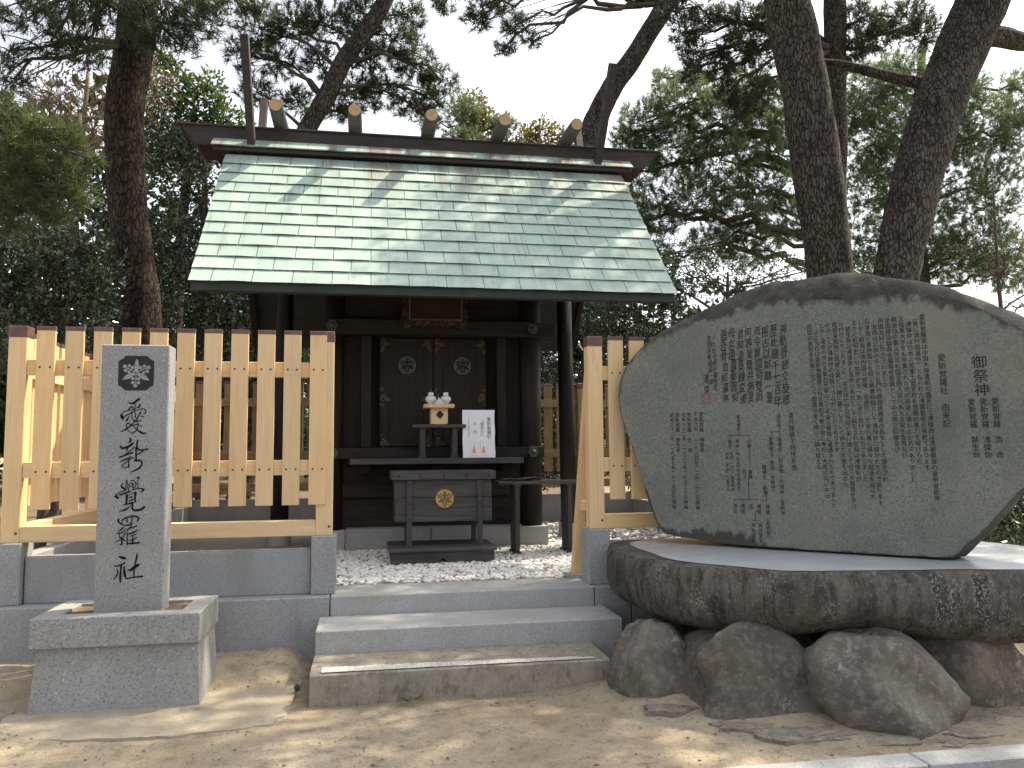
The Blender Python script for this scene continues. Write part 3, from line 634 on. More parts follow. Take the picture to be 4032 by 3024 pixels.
BRUSH = [[[(-1471,1817,5),(-1452,1812,10),(-1435,1817,13),(-1421,1831,13),(-1408,1841,11)],[(-1432,1808,4),(-1432,1771,5)],[(-1404,1803,10),(-1406,1791,9),(-1426,1782,5)],[(-1499,1709,4),(-1503,1723,19),(-1510,1739,13),(-1504,1750,4),(-1490,1762,5),(-1471,1769,6),(-1454,1792,8),(-1436,1769,5)],[(-1471,1769,5),(-1438,1771,3)],[(-1489,1733,7),(-1463,1747,6),(-1425,1767,5),(-1400,1776,5),(-1380,1778,6),(-1369,1767,6),(-1369,1753,5),(-1382,1744,3)],[(-1479,1704,10),(-1471,1718,8),(-1466,1731,2)],[(-1450,1749,3),(-1449,1725,5),(-1441,1709,6),(-1423,1700,8),(-1391,1705,4)],[(-1430,1755,4),(-1428,1725,8)],[(-1396,1760,6),(-1413,1725,8),(-1430,1698,6),(-1455,1672,8),(-1482,1650,9),(-1509,1636,2)],[(-1397,1730,3),(-1379,1730,5)],[(-1476,1659,3),(-1478,1682,5),(-1468,1688,8),(-1453,1680,5),(-1440,1673,5),(-1410,1684,8),(-1411,1666,6),(-1420,1645,6),(-1434,1630,6),(-1445,1622,3)],[(-1471,1648,3),(-1460,1636,4),(-1445,1628,5)],[(-1438,1669,3),(-1422,1654,5),(-1400,1636,10),(-1378,1626,11),(-1359,1627,3)],[(-1395,1674,4),(-1387,1667,5)]],[[(-1459,1599,3),(-1450,1583,12),(-1460,1567,4)],[(-1509,1545,9),(-1498,1533,12),(-1470,1540,13),(-1449,1553,13),(-1437,1565,10)],[(-1467,1533,9),(-1474,1515,5)],[(-1429,1539,6),(-1452,1517,6),(-1486,1490,5)],[(-1513,1478,9),(-1481,1490,9),(-1439,1506,10)],[(-1506,1452,6),(-1476,1465,9),(-1445,1480,7)],[(-1430,1476,5),(-1459,1458,6),(-1497,1423,5),(-1471,1415,5),(-1454,1415,4)],[(-1459,1467,4),(-1458,1415,9)],[(-1410,1583,8),(-1414,1546,10),(-1403,1525,10),(-1380,1522,9),(-1350,1528,9)],[(-1375,1517,5),(-1392,1505,8),(-1411,1492,4)],[(-1418,1535,9),(-1416,1460,9)],[(-1425,1456,9),(-1406,1458,11),(-1386,1453,9),(-1381,1435,8),(-1392,1414,10),(-1415,1399,9),(-1446,1385,3)]],[[(-1489,1318,3),(-1496,1298,9),(-1484,1287,10),(-1471,1274,6)],[(-1470,1271,3),(-1470,1325,4),(-1467,1338,6),(-1463,1320,4),(-1459,1295,5),(-1453,1270,6)],[(-1442,1331,5),(-1423,1335,6)],[(-1452,1300,4),(-1450,1311,5),(-1431,1317,6),(-1429,1288,6),(-1420,1290,4),(-1413,1301,4),(-1413,1319,7),(-1421,1326,4)],[(-1451,1293,3),(-1431,1306,4)],[(-1413,1349,5),(-1395,1352,10),(-1402,1335,4),(-1400,1288,5)],[(-1511,1222,4),(-1516,1229,13),(-1527,1238,13),(-1519,1251,6),(-1500,1264,6),(-1477,1272,4)],[(-1506,1246,7),(-1478,1255,11),(-1443,1268,6)],[(-1434,1275,6),(-1407,1283,6),(-1381,1283,7),(-1366,1276,11),(-1383,1262,6)],[(-1463,1243,13),(-1464,1192,10)],[(-1457,1243,3),(-1423,1259,4),(-1414,1256,15),(-1415,1234,10),(-1414,1202,9)],[(-1454,1228,4),(-1433,1234,9)],[(-1451,1205,3),(-1428,1218,10)],[(-1478,1185,6),(-1451,1191,9),(-1428,1198,11)],[(-1430,1193,13),(-1429,1175,9),(-1426,1155,10),(-1405,1150,12),(-1377,1156,13),(-1361,1169,13)],[(-1440,1175,5),(-1469,1156,10),(-1503,1145,3)]],[[(-1504,1101,6),(-1508,1090,11),(-1501,1077,8),(-1483,1064,7)],[(-1485,1065,4),(-1487,1088,3),(-1474,1101,8),(-1444,1111,9),(-1419,1115,9),(-1397,1108,10),(-1391,1094,10),(-1401,1081,5)],[(-1459,1100,4),(-1456,1080,8)],[(-1429,1109,6),(-1429,1089,6),(-1437,1069,5)],[(-1477,1060,6),(-1449,1061,9),(-1422,1070,6)],[(-1476,1048,7),(-1489,1036,8),(-1509,1020,4)],[(-1463,1038,4),(-1482,1018,6),(-1515,1011,5)],[(-1496,1012,4),(-1500,996,5),(-1491,985,8),(-1465,966,7)],[(-1467,1013,8),(-1475,993,6),(-1485,980,6)],[(-1485,980,7),(-1483,944,8),(-1494,946,6)],[(-1491,974,5),(-1520,957,3)],[(-1432,1057,5),(-1436,1046,9),(-1457,1030,6)],[(-1455,1026,4),(-1453,941,8)],[(-1430,1043,6),(-1402,1054,9)],[(-1450,1006,7),(-1422,1014,10),(-1393,1029,6)],[(-1439,992,4),(-1403,1005,6)],[(-1440,968,6),(-1417,972,6),(-1398,985,7)],[(-1420,999,5),(-1421,954,9)],[(-1448,948,8),(-1414,949,10),(-1382,953,10)]],[[(-1496,871,8),(-1479,864,15),(-1462,859,13)],[(-1524,815,6),(-1503,814,9),(-1478,824,8),(-1462,832,7)],[(-1482,818,11),(-1485,780,9),(-1486,747,13),(-1485,716,7)],[(-1508,796,5),(-1502,781,7),(-1506,759,8),(-1522,734,3)],[(-1465,810,6),(-1464,779,13),(-1459,753,13),(-1454,739,3)],[(-1394,882,5),(-1393,873,11),(-1400,840,8),(-1404,822,8)],[(-1445,789,5),(-1428,787,13),(-1406,804,19),(-1389,815,17),(-1374,819,4)],[(-1408,800,8),(-1408,742,7)],[(-1452,735,8),(-1414,742,8),(-1359,747,11)]]]
# ------------------------------------------------------------------ things on and under the shrine eaves
pl = thing('name_plaque', (.69, 8.45, 2.78), 'small dark name plaque with a thin gilt frame under the eave above the doors', 'plaque')
add('board', MB().box(.42, .965, 8.44, 8.47, 2.88, 3.16, .003), 'door_wood', pl)
for bx in ((.415, .97, 2.868, 2.882), (.415, .97, 3.158, 3.172)): add('gilt_frame', MB().box(bx[0], bx[1], 8.425, 8.47, bx[2], bx[3], .002), 'old_gold', pl)
for bx in ((.415, .429), (.956, .97)): add('gilt_frame', MB().box(bx[0], bx[1], 8.425, 8.47, 2.883, 3.157, .002), 'old_gold', pl)
mb = MB()
low = [(.345, 2.775), (.43, 2.79), (.47, 2.83), (.56, 2.80), (.62, 2.83), (.69, 2.79), (.76, 2.83), (.82, 2.80), (.91, 2.83), (.95, 2.79), (1.035, 2.775), (1.02, 2.84), (1.045, 2.90), (1.02, 3.02), (1.045, 3.12), (1.00, 3.20), (.38, 3.20), (.335, 3.12), (.36, 3.02), (.335, 2.90), (.36, 2.84)]
mb.prism([(z, x) for x, z in low], 1, 8.475, 8.50); add('carved_border', mb, 'door_wood', pl)
gm = MB(); filigree(gm, [(.40, 2.82), (.52, 2.845), (.60, 2.84), (.69, 2.83), (.78, 2.84), (.86, 2.845), (.98, 2.82), (.375, 2.95), (1.005, 2.95), (.38, 3.1), (1.0, 3.1)], 8.472, 90, .03, 5); add('gilt_carving', gm, 'old_gold', pl)

st = thing('offering_stand', (.72, 8.42, 1.432), 'small grey wooden stand on the shelf under the pale offering tray', 'stand')
add('top_board', MB().box(.452, .995, 8.33, 8.60, 1.742, 1.776, .004), 'grey_wood', st)
for x in (.528, .858):
    for y in (8.36, 8.53):
        l = add('leg', MB().box(x, x+.052, y, y+.05, 1.452, 1.728, .003), 'grey_wood_z', st)
        add('foot', MB().box(x-.012, x+.064, y-.01, y+.06, 1.432, 1.453, .003), 'grey_wood_z', l); add('head', MB().box(x-.01, x+.062, y-.01, y+.06, 1.725, 1.741, .003), 'grey_wood_z', l)
sb = thing('offering_tray', (.722, 8.42, 1.777), 'pale cypress offering tray on a box foot with a cloud shaped hole', 'tray')
mb = MB(); hole = [(1.875+.038*math.sin(t)*(1+.16*math.cos(4*t)), .728+.034*math.cos(t)*(1+.16*math.cos(4*t))) for t in np.linspace(0, 2*math.pi, 33)[:-1]]
x0, x1, z0, z1, yf = .637, .809, 1.778, 1.945, 8.345
sq = []
for (z, x) in hole:
    dz, dx = z-1.865, x-.722; s_ = min((x1-x0)/2/max(abs(dx), 1e-6), (z1-z0)/2/max(abs(dz), 1e-6)); sq.append((1.8615+dz*s_*(1) if abs(dz*s_) < .0836 else (z1 if dz > 0 else z0), .723+dx*s_))
n = len(hole)
for y_ in (yf, yf+.012): mb.add([(p[1], y_, p[0]) for p in hole]+[(p[1], y_, p[0]) for p in sq], [[i, (i+1) % n, n+(i+1) % n, n+i] for i in range(n)])
mb.add([(p[1], yf, p[0]) for p in hole]+[(p[1], yf+.012, p[0]) for p in hole], [[i, (i+1) % n, n+(i+1) % n, n+i] for i in range(n)])
mb.box(x0, x0+.010, yf+.013, yf+.165, z0, z1, .002); mb.box(x1-.010, x1, yf+.013, yf+.165, z0, z1, .002); mb.box(x0, x1, yf+.166, yf+.176, z0, z1, .002)
add('box_foot', mb, 'sanbo', sb)
def octa(a, c): return [(-a+c, -a), (a-c, -a), (a, -a+c), (a, a-c), (a-c, a), (-a+c, a), (-a, a-c), (-a, -a+c)]
mb = MB(); mb.prism([(.722+p[0], 8.43+p[1]*.95) for p in octa(.150, .04)], 2, 1.946, 1.953)
o8 = octa(.154, .042); i8 = octa(.147, .04)
V = [(.722+p[0], 8.43+p[1]*.95, z) for q, z in ((o8, 1.946), (o8, 1.984), (i8, 1.984), (i8, 1.952)) for p in q]
mb.add(V, [[j*8+i, j*8+(i+1) % 8, (j+1)*8+(i+1) % 8, (j+1)*8+i] for j in range(3) for i in range(8)]); add('tray_rim', mb, 'sanbo', sb)
prof = [(.030, 0), (.0275, .012), (.022, .030), (.024, .040), (.047, .062), (.0565, .082), (.055, .100), (.042, .117), (.026, .124), (.0245, .128)]
VG = 'white porcelain vessels on the offering tray'
v1 = None
for x, lab in ((.643, 'white porcelain bottle with a flat stopper, on the side away from the price notice'), (.797, 'white porcelain bottle with a flat stopper, on the side nearer the price notice')):
    if v1 is None:
        v1 = add('porcelain_bottle', MB().lathe(prof, (x, 8.45, 1.9535), 28), 'porcelain', None, smooth=True, origin=(x, 8.45, 1.9535))
        c1 = add('stopper', MB().lathe([(.026, 0), (.0275, .004), (.0275, .024), (.025, .028)], (x, 8.45, 1.9535+.1285), 24), 'porcelain', v1, smooth=False, origin=(x, 8.45, 2.082)); v = v1
    else:
        v = again(v1, (x, 8.45, 1.9535)); again(c1, (x, 8.45, 2.082), v)
    tag(v, lab, 'bottle', VG)
jr = tag(add('lidded_jar', MB().lathe([(.036, 0), (.040, .006), (.052, .024), (.053, .034), (.050, .043)], (.722, 8.385, 1.9535), 28), 'porcelain', None, smooth=True), 'low white porcelain jar with a pointed lid between the two bottles', 'jar', VG)
add('lid', MB().lathe([(.051, 0), (.052, .005), (.034, .020), (.014, .040), (.006, .048), (.007, .054), (.002, .060)], (.722, 8.385, 1.9535+.0435), 28), 'porcelain', jr, smooth=True)
# price notice leaning on the wall
sg = thing('price_notice', (1.13, 8.36, 1.431), 'white paper price notice in creased plastic leaning on the shelf', 'sign')
lean = .11
def onsign(u, z, d=0): return (1.133+u, 8.345+(z-1.433)*lean-d, z)
mb = MB(); nu, nv = 14, 20; V = []
for j in range(nv+1):
    for i in range(nu+1):
        u = -.168+.336*i/nu; z = 1.433+.494*j/nv; d = .004*mnoise.noise(Vector((u*22, z*16, 3))) if 0 < i < nu and 0 < j < nv else 0
        V.append(onsign(u+(.006*math.sin(j*.7) if i in (0, nu) else 0)*.4, z, d))
mb.add(V, [[j*(nu+1)+i, j*(nu+1)+i+1, (j+1)*(nu+1)+i+1, (j+1)*(nu+1)+i] for j in range(nv) for i in range(nu)])
b = [onsign(-.168, 1.433, -.012), onsign(.168, 1.433, -.012), onsign(.168, 1.927, -.012), onsign(-.168, 1.927, -.012)]; f_ = [onsign(-.168, 1.433), onsign(.168, 1.433), onsign(.168, 1.927), onsign(-.168, 1.927)]
mb.add(b+f_, [(3, 2, 1, 0), (0, 1, 5, 4), (1, 2, 6, 5), (2, 3, 7, 6), (3, 0, 4, 7)]); add('notice_sheet', mb, 'paper', sg)
def sign_text(txt, u, ztop, pitch, wd=1.):
    V, F = text_verts(txt); mb = MB(); mb.add([onsign(u+p[0]*pitch*wd, ztop-pitch*.84+p[1]*pitch, .0065) for p in V], F); add('notice_text', mb, 'print', sg, origin=onsign(u, 1.6))
sign_text('愛新覺羅社', .108, 1.850, .0455); sign_text('﹁愛守り﹂', .037, 1.842, .0430); sign_text('千\u3000円', -.040, 1.795, .0400)
mb = MB(); rr = random.Random(4)
for i in range(26):
    z = 1.845-i*.0078; 
    if i in (10,): continue
    for q in range(2):
        z_ = z-rr.uniform(0, .006); u = -.102+rr.uniform(-.004, .003); mb.add([onsign(u-.004, z_, .0065), onsign(u+.004, z_+.001, .0065), onsign(u+.004, z_-.0012, .0065), onsign(u-.004, z_-.002, .0065)], [(0, 1, 2, 3)])
add('small_print', mb, 'print', sg)
for u in (-.052, .046):
    mb = MB(); mb.add([onsign(u-.031, 1.455, .0072), onsign(u+.031, 1.455, .0072), onsign(u+.031, 1.607, .0072), onsign(u-.031, 1.607, .0072)], [(0, 1, 2, 3)]); ph = add('charm_photo', mb, 'porcelain', sg)
    mb = MB(); mb.disc([onsign(u+dx, 1.455+dz, .0078) for dx, dz in ((-.016, .022), (.016, .022), (.018, .058), (.008, .075), (.013, .086), (0, .09), (-.013, .086), (-.008, .075), (-.018, .058))]); add('charm', mb, 'orange', ph)
    mb = MB(); mb.add([onsign(u+.002, 1.548, .0078), onsign(u+.005, 1.548, .0078), onsign(u+.005, 1.585, .0078), onsign(u+.002, 1.585, .0078)], [(0, 1, 2, 3)]); add('charm_cord', mb, 'print', ph)

# offering box and its plinth
ob = thing('offering_box', (.70, 7.85, .62), 'weathered grey wooden offering box with a round gilt crest', 'offering box')
add('front_board', MB().box(.25, 1.152, 7.635, 7.66, 1.074, 1.236, .003), 'grey_wood', ob); add('front_board', MB().box(.252, 1.154, 7.635, 7.66, .850, 1.070, .003), 'grey_wood', ob)
for x in (.25, 1.127): add('side_board', MB().box(x, x+.025, 7.662, 8.06, .85, 1.236, .003), 'grey_wood_z', ob)
add('back_board', MB().box(.276, 1.126, 8.035, 8.06, .85, 1.236, .003), 'grey_wood', ob); add('bottom_board', MB().box(.276, 1.126, 7.662, 8.034, .85, .875, .003), 'grey_wood', ob)
add('rim', MB().box(.215, 1.187, 7.59, 7.65, 1.238, 1.316, .005), 'grey_wood', ob); add('rim', MB().box(.215, 1.187, 8.045, 8.105, 1.238, 1.316, .005), 'grey_wood', ob)
for x in (.215, 1.127): add('rim', MB().box(x, x+.06, 7.652, 8.043, 1.238, 1.316, .005), 'grey_wood_z', ob)
for i in range(4): add('grate_bar', MB().box(.276, 1.126, 7.70+i*.088, 7.735+i*.088, 1.255, 1.285, .003), 'grey_wood', ob)
for x in (.357, 1.014):
    for y in (7.605, 8.063):
        l = add('leg', MB().box(x, x+.048, y, y+.028, .622, 1.234, .003), 'grey_wood_z', ob)
        if y < 7.7:
            nm = MB()
            for z in (.88, 1.02, 1.19): nm.ball((x+.024, y, z), .008, 8, 4)
            add('nail_head', nm, 'black', l, smooth=True)
nm = MB()
for x in (.285, .48, .70, .91, 1.12): nm.ball((x, 7.589, 1.275), .010, 8, 4)
for z in (.87, .98, 1.05, 1.11, 1.21): nm.ball((.272, 7.634, z), .006, 6, 4); nm.ball((1.13, 7.634, z), .006, 6, 4)
add('nail_head', nm, 'black', ob, smooth=True)
add('lock_plate', MB().box(.236, .2495, 7.66, 7.70, .90, 1.0, .003), 'black', ob)
mb = MB(); mb.prism([(1.0615+.0845*math.sin(t), .7095+.0845*math.cos(t)) for t in np.linspace(0, 2*math.pi, 37)[:-1]], 1, 7.622, 7.634); gc = add('gilt_crest', mb, 'gold', ob)
mb = MB(); crest(mb, .7095, 1.0615, .074, 7.6205); add('crest_relief', mb, 'old_gold', gc)
bp = thing('box_plinth', (.69, 7.85, .47), 'low dark wooden plinth with a carved skirt under the offering box', 'plinth')
add('plinth_top', MB().box(.192, 1.18, 7.47, 8.2, .592, .621, .005), 'grey_wood', bp)
sk = [(.215, .470), (.215, .590), (1.157, .590), (1.157, .470), (1.06, .472), (1.04, .492), (.99, .500), (.74, .496), (.70, .518), (.685, .530), (.67, .518), (.63, .496), (.38, .500), (.33, .492), (.31, .472)]
add('skirt', MB().prism([(z, x) for x, z in sk], 1, 7.51, 7.535), 'grey_wood', bp); add('skirt', MB().prism([(z, x) for x, z in sk], 1, 8.13, 8.155), 'grey_wood', bp)
for x in (.215, 1.132): add('side_skirt', MB().box(x, x+.025, 7.537, 8.128, .475, .590, .003), 'grey_wood', bp)
# side bench with folded cloth
bn = thing('side_bench', (1.72, 8.15, .48), 'narrow grey wooden side bench between the offering box and the gate post', 'bench')
add('bench_top', MB().box(1.275, 2.16, 7.99, 8.30, 1.166, 1.198, .004), 'grey_wood', bn)
for x in (1.443, 1.98):
    for i in range(3): add('leg', MB().box(x, x+.046, 8.0+i*.098, 8.085+i*.098, .505, 1.14, .005), 'grey_wood_z', bn)
    add('leg_rail', MB().box(x-.012, x+.058, 7.985, 8.305, .470, .504, .004), 'grey_wood_z', bn); add('leg_rail', MB().box(x-.008, x+.054, 7.99, 8.30, 1.141, 1.165, .004), 'grey_wood_z', bn)
mb = MB(); nu, nv = 16, 8
for lay in range(2):
    V = []
    for j in range(nv+1):
        for i in range(nu+1):
            u, v = i/nu, j/nv; z = 1.2+.005+lay*.012+.028*max(0, math.sin(u*7+lay*2.2+v))*(.4+.6*u if lay else 1-.6*u)*(1-abs(v-.4)) 
            V.append((1.33+lay*.07+.30*u+.02*math.sin(v*5), 8.01+.20*v+.02*math.sin(u*4), z))
    mb.add(V, [[j*(nu+1)+i, j*(nu+1)+i+1, (j+1)*(nu+1)+i+1, (j+1)*(nu+1)+i] for j in range(nv) for i in range(nu)])
tag(add('folded_cloth', mb, 'cloth', None, smooth=True), 'dark crumpled folded cloth lying on the end of the side bench', 'cloth')

# ------------------------------------------------------------------ stone name pillar and pedestal
pd = thing('stone_pedestal', (-1.44, 5.5, 0), 'granite pedestal with a kerb rim under the upright name pillar', 'pedestal')
mb = MB()
b0 = [(-1.912, 5.19, -.06), (-.966, 5.19, -.06), (-.966, 5.80, -.06), (-1.912, 5.80, -.06)]; t0 = [(-1.882, 5.235, .374), (-.994, 5.235, .374), (-.994, 5.77, .374), (-1.882, 5.77, .374)]
mb.add(b0+t0, [(3, 2, 1, 0), (4, 5, 6, 7), (0, 1, 5, 4), (1, 2, 6, 5), (2, 3, 7, 6), (3, 0, 4, 7)]); add('base_block', mb, 'granite_pillar', pd)
add('kerb_stone', MB().box(-1.915, -.979, 5.195, 5.325, .376, .550, .005), 'granite_pillar', pd); add('kerb_stone', MB().box(-1.915, -.979, 5.69, 5.82, .376, .549, .005), 'granite_pillar', pd)
for x in (-1.914, -1.109): add('kerb_stone', MB().box(x, x+.129, 5.328, 5.687, .376, .5505, .005), 'granite_pillar', pd)
add('soil_fill', MB().box(-1.784, -1.11, 5.326, 5.689, .38, .528, .002), 'soil', pd)
np_ = thing('name_pillar', (-1.435, 5.48, .52), 'upright pale granite pillar with a black crest and five brushed characters', 'pillar')
add('shaft', MB().box(-1.636, -1.236, 5.40, 5.57, .50, 2.182, .007), 'granite_pillar', np_)
c0 = (-1.431, 2.002); q = []
hw, hh, cc, r_ = .105, .109, .030, .020
for sx, sz in ((1, 1), (1, -1), (-1, -1), (-1, 1)):
    L = [(hw, hh-cc-r_*.5), (hw-.004, hh-cc), (hw-.012, hh-cc+.004), (hw-cc+.006, hh-cc+.010), (hw-cc, hh-.014), (hw-cc-.006, hh-.004), (hw-cc-r_, hh)]
    if sx*sz > 0: L = L[::-1] if (sx, sz) == (1, 1) else L[::-1]
    q += [(c0[0]+sx*a, c0[1]+sz*b_) for a, b_ in L]
# order by angle for a clean outline
q.sort(key=lambda p: math.atan2(p[1]-c0[1], p[0]-c0[0]))
mb = MB(); mb.disc([(x, 5.3985, z) for x, z in q][::1]); cp = add('crest_panel', mb, 'black', np_)
mb = MB()
def leaf(ax, az, bx, bz, wd): stroke(mb, [(ax, az, wd*.35), (ax+(bx-ax)*.3, az+(bz-az)*.3, wd*.9), (ax+(bx-ax)*.55, az+(bz-az)*.55, wd), (ax+(bx-ax)*.85, az+(bz-az)*.85, wd*.5), (bx, bz, .003)], 5.3970, 4)
leaf(-1.431, 2.004, -1.4285, 2.091, .030); leaf(-1.434, 2.003, -1.510, 1.961, .030); leaf(-1.427, 2.003, -1.353, 1.957, .030)
k_ = 200/1659
for px, py, r in ((440, 605, 62), (580, 585, 55), (675, 640, 55), (470, 735, 62), (580, 790, 55), (945, 640, 55), (1060, 585, 55), (1190, 630, 62), (1150, 760, 60), (1040, 800, 50), (700, 1010, 55), (885, 1010, 55), (700, 1140, 55), (885, 1140, 58), (785, 1240, 65)):
    x, z = -1.431+(px-800)*.0001866, 2.0042-(py-810)*.0001905; r *= .000187
    mb.disc([(x+r*math.cos(t), 5.3965, z+r*math.sin(t)) for t in np.linspace(0, 2*math.pi, 11)[:-1]])
for p in ([(800, 800), (620, 710), (480, 640)], [(800, 800), (1000, 705), (1150, 640)], [(800, 850), (800, 1000), (790, 1200)], [(700, 1010), (800, 970), (885, 1010)], [(700, 1140), (800, 1090), (885, 1140)]):
    stroke(mb, [(-1.431+(a-800)*.0001866, 2.0042-(b_-810)*.0001905, .0065) for a, b_ in p], 5.3972, 2)
add('crest_relief', mb, 'granite_pillar', cp)
for ch in BRUSH:
    mb = MB()
    for s_ in ch: stroke(mb, [(a/1000, b_/1000, max(c_*1.05, 4.5)/1000) for a, b_, c_ in s_], 5.3975)
    add('engraved_character', mb, 'ink', np_)

# ------------------------------------------------------------------ memorial stone
TH = R(44); SU = Vector((math.cos(TH), -math.sin(TH), 0)); SB = Vector((math.sin(TH), math.cos(TH), 0)); SP = Vector((2.99, 5.09, 0))
def onst(u, z, d=0): p = SP+SU*u+SB*d; return (p.x, p.y, z)
OUT = [(-1.16, .86), (-1.258, 1.05), (-1.292, 1.224), (-1.365, 1.471), (-1.458, 1.76), (-1.49, 1.961), (-1.451, 2.123), (-1.328, 2.278), (-1.209, 2.377), (-1.054, 2.452), (-.831, 2.536), (-.616, 2.617), (-.408, 2.687), (-.146, 2.711), (.133, 2.717), (.339, 2.696), (.563, 2.636), (.775, 2.549), (.976, 2.451), (1.12, 2.363), (1.24, 2.266), (1.40, 2.08), (1.52, 1.85), (1.55, 1.62), (1.44, 1.42), (1.30, 1.31), (1.189, 1.236), (1.032, 1.044), (.903, .899), (.825, .824), (.774, .806), (.513, .80), (.236, .798), (.002, .798), (-.211, .80), (-.533, .806), (-.876, .832)]
INN_TOP = {7: .03, 8: .045, 9: .06, 10: .085, 11: .10, 12: .125, 13: .135, 14: .165, 15: .17, 16: .125, 17: .075, 18: .055, 19: .06, 20: .06, 6: .03, 5: .02, 4: .015, 3: .02, 2: .03, 1: .05, 0: .06, 21: .05}
SC = (.03, 1.70)
def catmull(P, sub):
    n = len(P); o = []
    for i in range(n):
        p0, p1, p2, p3 = P[i-1], P[i], P[(i+1) % n], P[(i+2) % n]
        for k in range(sub):
            t = k/sub; o.append(tuple(.5*((2*p1[j])+(-p0[j]+p2[j])*t+(2*p0[j]-5*p1[j]+4*p2[j]-p3[j])*t*t+(-p0[j]+3*p1[j]-3*p2[j]+p3[j])*t**3) for j in range(len(p1))))
    return o
sub = 5
ol = catmull([(a, b_, INN_TOP.get(i, .02)*(1.25 if 6 < i < 21 else 1)) for i, (a, b_) in enumerate(OUT)], sub)
n = len(ol); V = []; F = []; mi = []; at = []
stone = thing('memorial_stone', onst(.03, .8, .2), 'tall dark grey natural stone engraved with many columns of small characters', 'monument')
def ringpt(p, inset, d, nz_=0.):
    u, z, _ = p; du, dz = SC[0]-u, SC[1]-z; l = math.hypot(du, dz); u += du/l*inset; z += dz/l*inset
    if nz_: q = mnoise.fractal(Vector((u*3, z*3, d*3+5)), 1, 2, 4)*nz_; u -= du/l*q; z -= dz/l*q
    return onst(u, z, d)
ringsF = [0, .02, .05, .1, .18, .3, .45, .65, .85]
for j, t in enumerate(ringsF):       # dressed face: concentric rings
    for i, p in enumerate(ol):
        base = p[2]; du, dz = SC[0]-p[0], SC[1]-p[1]; l = math.hypot(du, dz); ins = base+(l-base)*t
        V.append(ringpt(p, ins, -.0)); e = max(0, 1-(l-base)*t/.15) if p[1] > 1.95 else max(0, 1-(l-base)*t/.03)
        bl = math.exp(-((p[0]+.75)/.42)**2)*math.exp(-((p[1]-.85)/.2)**2); at.append(max(e*.62, bl*max(0, 1-(l-base)*t/.22)*1.05))
V.append(onst(SC[0], SC[1], 0)); at.append(0)
for j in range(len(ringsF)-1): F += [[j*n+i, (j+1)*n+i, (j+1)*n+(i+1) % n, j*n+(i+1) % n] for i in range(n)]
F += [[(len(ringsF)-1)*n+i, len(V)-1, (len(ringsF)-1)*n+(i+1) % n] for i in range(n)]
fm = MB(); fm.v = V; fm.f = F; fm.mi = [0]*len(F)
face = add('dressed_face', fm, 'stele', stone, smooth=False, origin=onst(0, 1.7))
a_ = face.data.attributes.new('edge', 'FLOAT', 'POINT'); a_.data.foreach_set('value', at)
rm = MB(); V = []
prof_ = [(1, 0, 0), (.72, .018, .012), (.45, .05, .02), (.18, .085, .025), (0, .14, .03), (-.02, .20, .035), (.1, .30, .035), (.6, .40, .03), (3.2, .47, .03)]
for w_, d, nz_ in prof_:
    for p in ol: V.append(ringpt(p, p[2]*w_ if w_ <= 1 else .12*w_, d, nz_ if p[1] > .83 else nz_*.3))
m_ = len(prof_)
rm.add(V, [[j*n+(i+1) % n, (j+1)*n+(i+1) % n, (j+1)*n+i, j*n+i] for j in range(m_-1) for i in range(n)]+[[(m_-1)*n+i for i in range(n)][::-1]])
rough_ = add('natural_rock', rm, 'stele_rough', stone, smooth=True, origin=onst(0, .8, .2))
def _segs(t):
    o = []; k = 0
    for s_ in t.split('\u3000'):
        if s_: o.append((k, s_))
        k += len(s_)+1
    return o
def st_text(txt, u, ztop, pitch, wd=.94, slant=.03, mat='ink_grey', jitter=0., name='text_column'):
    if '\u3000' in txt.strip('\u3000'):
        for seg_ in [(k, s_) for k, s_ in _segs(txt)]: st_text(seg_[1], u, ztop-seg_[0]*pitch, pitch, wd, slant, mat, jitter, name)
        return
    V, F = text_verts(txt); mb = MB(); P = []
    rr = random.Random(hash(len(txt))+int(u*1000)); rot = {}
    for p in V:
        x, y = p[0], p[1]-.84; row = int(max(0, -y-.0))
        if jitter:
            if row not in rot: rot[row] = (rr.uniform(-.18, .18), rr.uniform(-.1, .1), rr.uniform(.85, 1.15), rr.uniform(.85, 1.2))
            r_ = rot[row]; yy = y+row+.5; x, yy = x*r_[2]+yy*.10, yy*r_[3]+x*(r_[0]+.10); y = yy-row-.5; x += r_[1]*jitter
        z = ztop+y*pitch; P.append(onst(u+x*pitch*wd+(2.35-z)*slant, z, -.0016))
    mb.add(P, F); return add(name, mb, mat, stone, origin=onst(u, 1.2))
st_text('御祭神', .985, 2.065, .086, 1.0)
for t, u in (('愛新覚羅\u3000浩\u3000命', 1.050), ('愛新覚羅\u3000溥傑命', .988), ('愛新覚羅\u3000慧生命', .925)): st_text(t, u, 1.802, .0465)
st_text('愛新覚羅社\u3000由来記', .780, 2.09, .0520)
